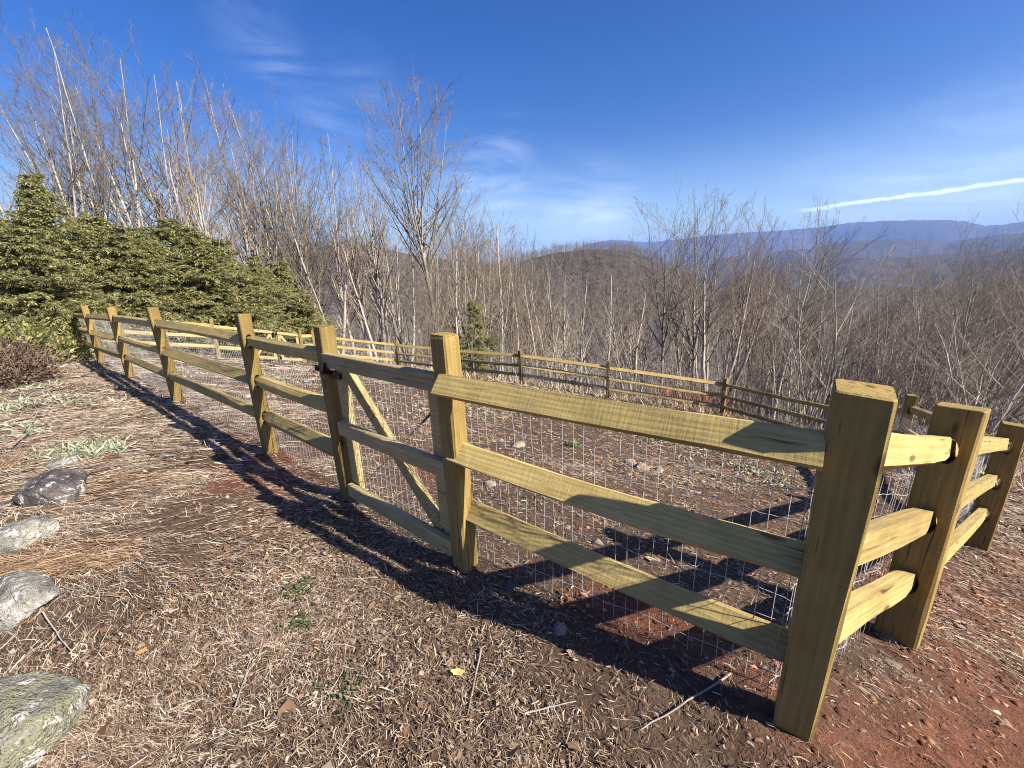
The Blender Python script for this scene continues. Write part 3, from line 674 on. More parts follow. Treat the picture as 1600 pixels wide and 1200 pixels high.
PLACED = []
KIND = {}
random.seed(4)
for v_, nms in ((V_TALL, ('broad pale-barked', 'broad grey', 'narrow reddish', 'round-crowned pale-barked', 'widest grey', 'broad reddish')), (V_SLIM, ('slim pale-barked', 'slim grey', 'slim pale-barked', 'slim grey')), (V_CLUMP, ('many-stemmed grey', 'several-stemmed pale', 'many-stemmed reddish'))):
    for a_, b_ in zip(v_, nms): KIND[a_[1].name] = b_
SPOTS = ((490, 'behind the hemlocks'), (600, 'below the pointed hill'), (700, 'near the tallest tree'), (790, 'behind the small lone conifer'), (880, 'near the pale forked trunk'), (1000, 'below the brown ridge'), (1100, 'left in the right-hand clump'),
         (1200, 'behind the red brambles'), (1300, 'under the vapour trail end'), (1400, 'behind the corner post'), (1520, 'behind the second post'), (9999, 'at the right edge'))
def spot(u): return next(n for m_, n in SPOTS if u < m_)
LAB = {}
def later(o, u, base): LAB.setdefault(base, []).append((u, o))
def finish_labels():
    nth = ('first', 'second', 'third', 'fourth', 'fifth', 'sixth', 'seventh', 'eighth', 'ninth', 'tenth', 'eleventh', 'twelfth', 'thirteenth', 'fourteenth')
    for base, L in LAB.items():
        L.sort(key=lambda t: t[0])
        for i, (u, o) in enumerate(L):
            if len(L) == 1: o['label'] = base
            elif len(L) == 2: o['label'] = base + (', left one of two', ', right one of two')[i]
            elif len(L) <= 14: o['label'] = base + ', ' + nth[i] + ' from left'
            else: o['label'] = base
def by_top(v, u, vv, D, label, group=None, **kw):
    p = at(u, vv, D); H = p[2] - gz1(p[0], p[1]); PLACED.append((p[0], p[1])); return put_tree(v, p[0], p[1], H, H0, random.random() * 6.28, label, group, **kw)
random.seed(4)
by_top(V_HERO, 652, 118, 27, 'tallest lone bare tree with a wide forked crown, rising above the wood mid-picture')
LEFT = [(28, 40, 24, 3, 'pale birch-like tree at the far left edge, leaning out over the hemlocks', 0), (82, 50, 25, 0, 'pale slender tree second from the left edge behind the hemlocks', 1), (150, 45, 27, 3, 'tallest white-barked tree of the left group', 0),
        (190, 70, 29, 4, 'dark twiggy tree just right of the tallest white-barked one', 0), (243, 98, 30, 1, 'broad dark-crowned bare tree above the second hemlock', 0), (308, 112, 33, 2, 'thin pointed bare tree standing clear against the blue, left of a gap', 0),
        (347, 160, 33, 4, 'dark bare tree right of the thin pointed one', 0), (418, 172, 34, 1, 'bare tree with a narrow crown behind the smallest big hemlock', 0), (470, 218, 38, 3, 'pale stemmed bare tree left of the distant hill', 0), (512, 213, 38, 0, 'tall many-branched bare tree in front of the left slope of the distant hill', 0),
        (572, 232, 37, 5, 'broad fan-shaped bare tree directly left of the tallest tree', 0)]
for u, v, D, k, lab, _ in LEFT: by_top(V_TALL[k], u, v, D, lab)
for u, v, D in ((275, 210, 27), (445, 260, 33), (490, 285, 30), (540, 275, 42), (600, 280, 44), (615, 340, 33)):
    v_ = random.choice(V_SLIM + V_TALL); later(by_top(v_, u, v, D, 'bare tree', 'bare trees behind the hemlocks'), u, KIND[v_[1].name] + ' tree rising ' + spot(u) + (', nearer row' if D < 32 else ', farther row'))
for u, v, D in ((688, 290, 44), (705, 318, 38), (735, 315, 46), (760, 312, 42), (790, 352, 48), (820, 365, 44), (700, 345, 30), (745, 350, 33), (775, 370, 28), (722, 372, 26), (800, 385, 30)):
    v_ = random.choice(V_SLIM + V_TALL); later(by_top(v_, u, v, D, 'bare tree', 'bare trees right of the tallest tree'), u, KIND[v_[1].name] + ' upswept tree ' + spot(u) + (', nearer row' if D < 36 else ', farther row'))
for u, v, D in ((500, 300, 26), (528, 285, 30), (560, 330, 25), (585, 300, 29), (610, 345, 26), (697, 360, 25), (716, 335, 35), (752, 365, 27), (770, 345, 37), (805, 375, 31), (862, 398, 27), (905, 400, 31), (945, 402, 28), (1000, 405, 32)):
    later(by_top(V_SLIM[(0, 2)[u % 2]], u, v, D, 'bare tree', 'pale slender trees in front of the hills'), u, 'slender tree with bright pale stem, ' + spot(u))
by_top(V_SLIM[0], 834, 385, 24, 'pale forked trunk standing alone left of the brown ridge')
for u, v, D, k, lab in ((1050, 312, 33, 1, 'leftmost dark tree of the tall right-hand clump'), (1108, 302, 32, 4, 'tallest dark twiggy tree in the right-hand clump'), (1136, 308, 35, 0, 'tree with a thick pale stem in the middle of the right-hand clump'),
                        (1180, 318, 34, 5, 'round-crowned bare tree right of the middle of the right-hand clump'), (1214, 336, 37, 2, 'thin crowned tree near the right end of the right-hand clump'), (1254, 322, 28, 3, 'crooked white-barked tree, rightmost of the tall clump, under the vapour trail')):
    by_top(V_TALL[k], u, v, D, lab)
for u, v, D, k, lab in ((1475, 392, 14, 0, 'many-stemmed bare tree left in the near right thicket'), (1545, 378, 13, 2, 'many-stemmed reddish tree at the crest of the near right thicket'), (1598, 385, 12, 1, 'grey many-stemmed tree on the right picture edge'), (1405, 415, 17, 2, 'low reddish clump between the thicket and the corner post'),
                        (1338, 425, 19, 0, 'grey many-stemmed clump straight behind the big near corner post'), (1640, 330, 9.5, 1, 'grey tree outside the right edge sending branches into view'),
                        (1440, 405, 20, 0, 'dark clump seen between the corner post and the second post, far back'), (1510, 398, 17.5, 1, 'tangled grey clump in the middle of the near right thicket'), (1572, 400, 16, 0, 'dark-stemmed clump low on the right behind the third post'), (1300, 432, 22, 2, 'reddish low clump left of the corner post top'), (1425, 398, 24, 1, 'tall thin clump left of the near right thicket'), (1500, 380, 21, 0, 'clump rising highest behind the near right thicket'), (1562, 372, 19, 2, 'brown clump rising against the blue ridge near the right edge'), (1615, 366, 15, 0, 'dark clump half cut by the right edge'), (1590, 395, 12.5, 1, 'pale stemmed clump right behind the third near post')):
    by_top(V_CLUMP[k], u, v, D, lab)

def inside(x, y):   # keep the fenced yard and the strip around it clear
    poly = [POST[k][:2] for k in ('a1', 'a2', 'a3', 'a4', 'a5', 'a6', 'a7', 'a8', 'a9', 'a10', 'a11', 'h', 'fa', 'fb', 'fc', 'fd', 'fe', 'ff', 'g2r', 'g2l', 'fg')]
    c = False; n = len(poly)
    for i in range(n):
        (x1, y1), (x2, y2) = poly[i], poly[i - 1]
        if (y1 > y) != (y2 > y) and x < (x2 - x1) * (y - y1) / (y2 - y1) + x1: c = not c
    return c
def skyline(u):     # how high the wood stands in the photo at column u
    return np.interp(u, [0, 150, 300, 420, 500, 560, 620, 700, 760, 840, 900, 1000, 1060, 1130, 1250, 1300, 1400, 1500, 1560, 1620], [150, 120, 190, 260, 290, 300, 320, 340, 350, 385, 392, 400, 370, 350, 372, 412, 412, 392, 382, 378])
def filler():
    n = 0; rg = random.Random(9)
    while n < 92:
        u = rg.uniform(-40, 1640); D = 17.5 + 55 * rg.random() ** 1.35
        if u < 640 and rg.random() < .6: continue
        v = float(skyline(u)) + rg.uniform(0, 75) * (1 if D > 24 else 1.2)
        p = at(u, v, D)
        if (D < 21 and u < 950) or (D < 34 and 630 < u < 680): continue
        if inside(p[0], p[1]) or any((p[0] - a) ** 2 + (p[1] - b) ** 2 < 2.0 for a, b in PLACED): continue
        H = p[2] - gz1(p[0], p[1])
        if H < 3.5 or H > 26: continue
        if H < 8: var = rg.choice(V_CLUMP + V_SLIM)
        else: var = rg.choice(V_TALL + V_SLIM + V_SLIM + V_CLUMP[:2])
        right = u > 900
        PLACED.append((p[0], p[1]))
        o_ = put_tree(var, p[0], p[1], H, H0, rg.random() * 6.28, 'bare tree', 'bare trees of the ' + ('right' if right else 'middle') + ' wood', sx=1.0 if H > 8 else 1.35); n += 1
        later(o_, u, KIND[var[1].name] + ' tree, ' + ('front' if D < 26 else 'middle' if D < 40 else 'back') + ' of the wood, ' + spot(u))
filler()
# undergrowth saplings right behind the far fence
def saplings():
    rg = random.Random(3); n = 0
    V_SAP = [bare_tree(s, 5.0, st, .2, .22, 12, 5, 4, 0, .006, mat=M_TWIGP if s % 2 else M_TWIG, twig=M_TWIGP if s % 2 else M_TWIGR, tw=.004, lean=.06) for s, st in ((61, 2), (62, 4), (63, 3))]
    while n < 46:
        u = rg.uniform(540, 1640); D = rg.uniform(15.5, 24) if u < 1100 else rg.uniform(10.5, 22)
        H = rg.uniform(2.4, 5.6); r = ray(u, 560); k = D / math.hypot(r[0], r[1]); x, y = r[0] * k, r[1] * k
        if inside(x, y) or inside(x * .93, y * .93): continue
        later(put_tree(rg.choice(V_SAP), x, y, H, 5.0, rg.random() * 6.28, 'sapling', 'saplings beyond the far fence', name='sapling'), u, ('taller' if H > 4 else 'short') + ' thin sapling beyond the far fence, ' + spot(u)); n += 1
    return V_SAP
V_SAP = saplings()
finish_labels()
def far_wood():
    """the wood that reads as one mass: simple trees merged"""
    rg = np.random.default_rng(5); parts = []
    def proto(seed, H, n1, n2):
        r2 = np.random.default_rng(seed); T = walk(np.array([[0, 0, -1.]]), np.array([[0, 0, 1.]]), np.array([H]), 6, .05, .04, r2); RT2 = .012 * H * np.linspace(1, .2, 6)[None]
        c1, R1 = children(T, RT2, n1, .35, .97, .55, .36, 4, .12, .08, r2, .5, .035); c2, R2 = children(c1, R1, n2, .2, .97, .6, .5, 3, .08, .12, r2, .6, .028)
        V, Fs = join([tubes(T, RT2, 4), tubes(c1, R1, 3), tubes(c2, R2, 3)]); return V, np.concatenate(Fs)
    pr = [proto(s, 14, 14, 6) for s in (1, 2, 3, 4)]; lo = [proto(s, 14, 9, 3) for s in (5, 6, 7)]
    def scatter(name, n, amin, amax, dmin, dmax, protos, mat, label, hs=(.7, 1.15), power=1.0, zf=None):
        az = R(1) * rg.uniform(amin, amax, n); D = np.sqrt(rg.uniform(dmin ** 2, dmax ** 2, n)) if power == 1 else dmin + (dmax - dmin) * rg.random(n) ** power
        x, y = D * np.sin(az), D * np.cos(az); z = gfar(x, y) if zf is None else gz(x, y); Vs, Fs, o = [], [], 0
        for i in range(n):
            V, F = protos[rg.integers(len(protos))]; s = rg.uniform(*hs); a = rg.random() * 6.28; c_, s_ = math.cos(a), math.sin(a)
            W_ = np.column_stack([(V[:, 0] * c_ - V[:, 1] * s_) * s * 1.2 + x[i], (V[:, 0] * s_ + V[:, 1] * c_) * s * 1.2 + y[i], V[:, 2] * s + z[i]])
            Vs.append(W_); Fs.append(F + o); o += len(V)
        tag(link(name, mesh_np(name, np.concatenate(Vs), [np.concatenate(Fs)], mat)), label, 'woodland', kind='stuff')
    scatter('woodland', 1150, -58, 58, 45, 230, pr, M_TWIGP, 'dense leafless wood filling the valley below the yard', (.6, 1.0), 1.2, 1)
    scatter('ridge_woodland', 9500, -12, 32, 240, 570, lo, M_TWIG, 'leafless wood covering the brown ridge behind the yard', (.45, .8))
    scatter('hill_woodland', 3600, -40, 8, 400, 760, lo, M_TWIG, 'leafless wood covering the pointed hill on the left', (.5, .8))
far_wood()

# ---------------------------------------------------------------- evergreens
def conifer(seed, H, n1, wide, leaf=.22, dens=1.0, mat=None):
    rg = np.random.default_rng(seed)
    T = walk(np.array([[0, 0, -.3]]), np.array([[0, 0, 1.]]), np.array([H + .3]), 12, .1, .015, rg); RT2 = .016 * H * np.linspace(1, .08, 12)[None]
    t = np.linspace(.04, .985, n1) + (rg.random(n1) - .5) * .02; f = np.clip(t, 0, .999) * 11; i = f.astype(int); w = (f - i)[:, None]
    p = T[0][i] * (1 - w) + T[0][i + 1] * w; az = np.arange(n1) * 2.399 + rg.random(n1) * .9
    L = H * wide * (1.03 - t) ** .78 * (.40 + .95 * rg.random(n1)); L *= np.where(t < .12, .8, 1)
    D = np.column_stack([np.cos(az), np.sin(az), 1.15 - 1.3 * rg.random(n1)])
    b1 = walk(p, D, L, 8, -.09 + .1 * (rg.random(n1) - .5), .12, rg); R1 = np.maximum(.012 * L[:, None], .006) * np.linspace(1, .3, 8)[None]
    n2 = int(11 * dens); pi = np.repeat(np.arange(n1), n2); tt = np.clip(np.tile((np.arange(n2) + .5) / n2, n1) * .85 + .14 + (rg.random(n1 * n2) - .5) * .06, 0, .99)
    f = tt * 7; i = f.astype(int); w = (f - i)[:, None]; p2 = b1[pi, i] * (1 - w) + b1[pi, i + 1] * w; T2 = nrm(b1[pi, i + 1] - b1[pi, i])
    sd = np.cross(T2, [0, 0, 1.]); sg = np.where(rg.random(len(pi)) < .5, 1, -1)[:, None]
    D2 = nrm(T2 * .8 + sd * sg * (.5 + .5 * rg.random((len(pi), 1))) + np.array([0, 0, 1.]) * (rg.random((len(pi), 1)) - .35) * 1.1); L2 = L[pi] * .36 * (1.1 - tt) * (.6 + .8 * rg.random(len(pi))) + .12
    b2 = walk(p2, D2, L2, 5, -.08, .06, rg); R2 = np.maximum(.008 * L2[:, None], .003) * np.linspace(1, .4, 5)[None]
    # leaf sprays on b1 and b2
    def sprays(Bp, Ls, per_m, l):
        Kb = Bp.shape[1]; n = np.maximum((Ls * per_m * (.7 + .6 * rg.random(len(Ls)))).astype(int), 2); pi = np.repeat(np.arange(len(Ls)), n); tt = rg.random(len(pi)) * .98
        f = tt * (Kb - 1); i = f.astype(int); w = (f - i)[:, None]; p = Bp[pi, i] * (1 - w) + Bp[pi, i + 1] * w; T_ = nrm(Bp[pi, i + 1] - Bp[pi, i])
        sd = np.cross(T_, [0, 0, 1.]); s = np.where(rg.random(len(pi)) < .5, 1, -1)[:, None]
        d = nrm(T_ * .7 + sd * s * (.3 + .8 * rg.random((len(pi), 1))) + (rg.random((len(pi), 3)) - .5) * .9 + [0, 0, -.15]); ll = l * (.5 + .9 * rg.random(len(pi)))[:, None]
        wv = nrm(np.cross(d, np.array([0, 0, 1.]) + (rg.random((len(pi), 3)) - .5) * 2.0)) * ll * .13
        a = p; m = p + d * ll * .5; e = p + d * ll + [0, 0, -.02]
        V = np.stack([a, m + wv, e, m - wv], 1).reshape(-1, 3); q = np.arange(len(V)).reshape(-1, 4); return V, q
    s1 = sprays(b1, L, 30 * dens, leaf); s2 = sprays(b2, L2, 60 * dens, leaf * .9)
    Vb, Fb = join([tubes(b1, R1, 4), tubes(b2, R2, 3)]); nb = sum(len(f) for f in Fb)
    V, Fs = join([(Vb, np.concatenate(Fb)), s1, s2]); mi = np.concatenate([np.ones(nb), np.zeros(len(s1[1]) + len(s2[1]))])
    Vt, Ft = tubes(T, RT2, 8)
    return mesh_np('trunk', Vt, [Ft], M_BARK, smooth=True), mesh_np('crown', V, Fs, [mat or M_HEM, M_TWIG], mi)
HEM = [conifer(s, 6.0, 230, .48, .13, 1.1) for s in (71, 72, 73)]
def hem_at(u, v, D, k, label, w=1.0, group=None):
    p = at(u, v, D); zb = gz1(p[0], p[1]); H = p[2] - zb
    e = empty('hemlock_tree', (p[0], p[1], zb - .1), random.random() * 6.28, (H / 6 * w, H / 6 * w, H / 6)); tag(e, label, 'evergreen', group)
    link('trunk', HEM[k][0], e); link('crown', HEM[k][1], e)
hem_at(48, 268, 18.5, 0, 'tallest feathery hemlock at the left edge of the picture', 0.92)
hem_at(-60, 300, 17, 1, 'hemlock cut by the left edge of the picture', 1.00)
hem_at(130, 330, 19.5, 2, 'hemlock in front of the pale birches, right of the tallest hemlock', 1.08)
hem_at(215, 352, 19, 0, 'dense hemlock behind the left end of the near fence', 1.20)
hem_at(262, 338, 21, 1, 'broad hemlock with a blunt top in the middle of the evergreen row', 1.16)
hem_at(330, 368, 20.5, 2, 'spreading hemlock right of the blunt-topped one', 1.28)
hem_at(398, 398, 22, 0, 'hemlock behind the far double gate', 1.04)
hem_at(436, 405, 23, 1, 'narrow hemlock at the right end of the evergreen row', 0.96)
hem_at(470, 455, 22, 2, 'low hemlock skirting the right end of the evergreen row', 1.20)
hem_at(738, 466, 20.5, 1, 'small lone green conifer just beyond the far fence', 0.76)
hem_at(85, 430, 16.5, 1, 'low hemlock bough mass left of the first fence post', 1.52)

hem_at(175, 345, 18, 2, 'hemlock whose crown fills the gap behind the second fence post', 1.0)
hem_at(300, 352, 19, 0, 'hemlock bough mass directly behind the fourth fence post', 1.05)
hem_at(20, 330, 16, 2, 'lower hemlock in front of the tallest one at the left edge', 1.0)

# ---------------------------------------------------------------- leafy shrubs
def leaf_blob(n, rx, ry, rz, ll, seed, mat, stemmat, nst=26, w=.42, shell=.5):
    rg = np.random.default_rng(seed); d = nrm(rg.normal(size=(n, 3))); d[:, 2] = np.abs(d[:, 2]); rr = (shell + (1 - shell) * rg.random(n)) * (.75 + .35 * vnoise(np.stack([np.arctan2(d[:, 1], d[:, 0]) * 2, d[:, 2] * 3], -1), 1, seed, 2))
    p = d * rr[:, None] * [rx, ry, rz]; e = nrm(d * .6 + rg.normal(size=(n, 3)) * .6); L = ll * (.6 + .8 * rg.random(n))[:, None]; s = nrm(np.cross(e, rg.normal(size=(n, 3)))) * L * w * .5
    V = np.stack([p, p + e * L * .5 + s, p + e * L, p + e * L * .5 - s], 1).reshape(-1, 3); q = np.arange(len(V)).reshape(-1, 4)
    S0 = np.zeros((nst, 3)); Sd = nrm(rg.normal(size=(nst, 3)) * [1, 1, .3] + [0, 0, 1.0]); st = walk(S0, Sd * [rx, ry, rz], np.full(nst, max(rx, rz) * .95), 5, .02, .12, rg)
    c, cR = children(st, np.full((nst, 5), .012), 6, .25, .98, .6, .45, 4, .03, .15, rg, .5, .004)
    return mesh_np('leaves', V, [q], mat), mesh_np('stems', *join([tubes(st, np.full((nst, 5), .012) * np.linspace(1, .4, 5), 4), tubes(c, cR, 3)]), stemmat)
def shrub(name, u, v, D, args, label, cat='shrub', group=None, rz=0):
    p = at(u, v, D); e = empty(name, (p[0], p[1], gz1(p[0], p[1]) - .03), rz); tag(e, label, cat, group)
    a, b = leaf_blob(*args); link('leaves', a, e); link('stems', b, e)
shrub('laurel_shrub', 28, 520, 14.0, (3800, 1.2, 1.0, 1.2, .10, 1, M_LAUREL, M_TWIG), 'yellow-green leafy shrub at the left edge under the hemlocks')
shrub('laurel_shrub', 82, 525, 15.5, (2200, 1.0, .9, .95, .12, 2, M_LAUREL, M_TWIG), 'smaller yellow-green shrub just left of the first fence post')
shrub('laurel_shrub', 365, 500, 18.8, (1500, .9, .8, .95, .10, 3, M_LAUREL, M_TWIG), 'yellowish shrub behind the far double gate')
shrub('dead_shrub', 8, 540, 10.6, (3600, .62, .6, .9, .055, 4, M_DEADSHRUB, M_TWIGR, 40), 'brown shrub with dead leaves on the left picture edge', group=None)
shrub('vine_thicket', 1075, 560, 17.5, (900, 1.2, 1.0, 1.9, .09, 5, M_HEM, M_TWIGP, 60), 'olive-green vine thicket at the foot of the right-hand tree clump', 'thicket')

# ---------------------------------------------------------------- rocks
def rock_mat(name, a, b_, lich, lamt):
    m, nt, b = new_mat(name, .9); co = obj_co(nt)
    n = noise(nt, co, 9, 6, .7); n2 = noise(nt, co, 4.5, 6, .7, .8); n3 = noise(nt, co, 17, 4, .7, .5); n4 = noise(nt, co, 60, 3, .7)
    c = ramp(nt, n, [(.35, a), (.65, b_)])
    c = mixc(nt, ramp(nt, n2, [(lamt, (0, 0, 0)), (lamt + .06, (1, 1, 1))]), c, lich)
    c = mixc(nt, ramp(nt, n3, [(.56, (0, 0, 0)), (.62, (1, 1, 1))]), c, (.5, .5, .46))
    c = mixc(nt, ramp(nt, n4, [(.60, (0, 0, 0)), (.68, (.8, .8, .8))]), c, (.05, .045, .04))
    nt.links.new(c, b.inputs['Base Color']); bump(nt, b, math_n(nt, 'ADD', math_n(nt, 'ADD', n, n4), n2), 1.0, .03); return m
M_ROCKD = rock_mat('dark_lichened_rock', (.045, .04, .042), (.15, .135, .13), (.24, .24, .21), .62)
M_ROCKL = rock_mat('pale_lichened_rock', (.12, .115, .105), (.34, .33, .30), (.34, .35, .26), .53)
M_ROCKG = rock_mat('mossy_rock', (.12, .115, .10), (.30, .29, .25), (.20, .20, .135), .45)
M_STONE = rock_mat('small_stone', (.22, .17, .13), (.42, .35, .28), (.5, .46, .4), .6)
def rock_me(seed, sx, sy, sz, mat, sub=5):
    bm = bmesh.new(); bmesh.ops.create_icosphere(bm, subdivisions=sub, radius=1); rg = np.random.default_rng(seed)
    V = np.array([v.co[:] for v in bm.verts]); pl = nrm(rg.normal(size=(15, 3))); dd = .62 + .34 * rg.random(15)
    s = np.min(np.where(V @ pl.T > 1e-3, dd / np.maximum(V @ pl.T, 1e-3), 9), axis=1); s = np.minimum(s, 1.05)
    V = V * s[:, None]; V += V * ((vnoise(V[:, :2] + V[:, 2:] * .7,   .55, seed, 4) - .5) * .26)[:, None] + V * ((vnoise(V[:, 1:] + V[:, :1] * .7, .10, seed + 1, 3) - .5) * .10)[:, None]
    V *= [sx, sy, sz]
    for v, c in zip(bm.verts, V): v.co = c
    me = bpy.data.meshes.new('rock'); bm.to_mesh(me); bm.free(); me.materials.append(mat)
    for p in me.polygons: p.use_smooth = True
    return me
def ground_hit(u, v):
    r = ray(u, v); k = 1.6 / -r[2]
    for _ in range(40):
        p = r * k; z = float(gz(np.array([p[0]]), np.array([p[1]]), False)[0]); k *= 1 + (z / p[2] - 1) * .5
    return r * k
def rock(u, v, sx, sy, sz, mat, seed, label, rz=0, sink=.40, cat='rock', group=None, sub=5):
    p = ground_hit(u, v); o = link('rock', rock_me(seed, sx, sy, sz, mat, sub)); o.location = (p[0], p[1], gz1(p[0], p[1]) + sz * (1 - 2 * sink) * .5); o.rotation_euler = (.1 * math.sin(seed), .1 * math.cos(seed), rz)
    return tag(o, label, cat, group)
rock(82, 778, .25, .18, .19, M_ROCKD, 3, 'dark grey lichen-spotted rock, second farthest of the left-edge row', .3)
rock(30, 850, .18, .13, .13, M_ROCKL, 4, 'pale rock with yellow-green lichen directly before the dark one', .8)
rock(32, 950, .18, .14, .13, M_ROCKL, 5, 'pale flat rock behind the band of pine straw', -.2)
rock(15, 1150, .19, .20, .17, M_ROCKG, 6, 'big mossy green and white rock in the bottom left corner', .4, sink=.28)
rock(95, 722, .14, .10, .05, M_ROCKL, 9, 'low half-buried grey rock beyond the dark one', .1)
for i, (u, v, s, lab) in enumerate(((808, 697, .085, 'largest tan stone inside the fence, above the middle near rail'), (782, 690, .05, 'small stone just left of the largest tan stone'), (1003, 732, .08, 'middle stone of the pale trio inside the fence'), (985, 722, .07, 'left stone of the pale trio inside the fence'),
        (1028, 735, .06, 'right stone of the pale trio inside the fence'), (486, 594, .09, 'tan stone seen between the fifth post and the gate latch post'), (592, 660, .06, 'small tan stone seen through the upper half of the gate'), (765, 760, .05, 'small stone between the middle and bottom rails beside the gate post'),
        (1108, 636, .16, 'bigger pale stone lying under the far fence'), (1080, 632, .12, 'smaller pale stone left of the big one under the far fence'), (390, 620, .09, 'tan stone seen left of the fifth post'), (540, 612, .07, 'tan stone seen just right of the latch post'),
        (875, 985, .035, 'small pale stone in the fence shadow below the red leaves'), (797, 920, .035, 'dark bluish stone in the fence shadow right of the gate post'), (1390, 1000, .05, 'pinkish stone at the foot of the second right-hand post'), (935, 850, .03, 'little stone just above the bottom near rail'), (720, 640, .05, 'stone inside the fence right beside the gate hinge post'))):
    rock(u, v, s * 1.2, s, s * .7, M_STONE if i != 13 else M_ROCKD, 20 + i, lab, i, cat='stone', sub=3)

# ---------------------------------------------------------------- litter on the ground
def in_view(x, y, z, pad=80):
    P = np.stack([x, y, z], -1); d = P @ FW; u = 800 + F_PX * (P @ RT) / np.maximum(d, .01); v = 600 - F_PX * (P @ UP) / np.maximum(d, .01)
    return (d > .05) & (u > -pad) & (u < 1600 + pad) & (v > 300) & (v < 1200 + pad)
def strips(x, y, L, w, ang, lift, bend, rg):
    n = len(x); z = gz(x, y) ; c, s = np.cos(ang), np.sin(ang); d = np.stack([c, s, np.zeros(n)], -1); e = .02
    # follow the slope
    sx = (gz(x + e, y, False) - gz(x - e, y, False)) / (2 * e); sy = (gz(x, y + e, False) - gz(x, y - e, False)) / (2 * e)
    slope = sx * c + sy * s; d[:, 2] = slope + lift; d = nrm(d); side = np.stack([-s, c, (rg.random(n) - .5) * 1.1], -1); side = nrm(side)
    p = np.stack([x, y, z + .003 + rg.random(n) * .012], -1); L = L[:, None]; w = w[:, None]
    mid = p + np.cross(d, [0, 0, 1.]) * (bend[:, None] * L) + [0, 0, 1] * (np.abs(bend)[:, None] * L * .3)
    a0, a1 = p - d * L / 2 - side * w / 3, p - d * L / 2 + side * w / 3; b0, b1 = mid - side * w / 2, mid + side * w / 2; c0, c1 = p + d * L / 2 - side * w / 3, p + d * L / 2 + side * w / 3
    V = np.stack([a0, a1, b0, b1, c0, c1], 1).reshape(-1, 3); k = np.arange(n)[:, None] * 6
    q = np.concatenate([k + [0, 2, 3, 1], k + [2, 4, 5, 3]]); return V, q
def inside_np(X):
    poly = np.array([POST[k][:2] for k in ('a1', 'a2', 'a3', 'a4', 'a5', 'a6', 'a7', 'a8', 'a9', 'a10', 'a11', 'h', 'fa', 'fb', 'fc', 'fd', 'fe', 'ff', 'g2r', 'g2l', 'fg')]); c = np.zeros(len(X), bool)
    for i in range(len(poly)):
        (x1, y1), (x2, y2) = poly[i], poly[i - 1]; m = ((y1 > X[:, 1]) != (y2 > X[:, 1])) & (X[:, 0] < (x2 - x1) * (X[:, 1] - y1) / (y2 - y1) + x1); c ^= m
    return c
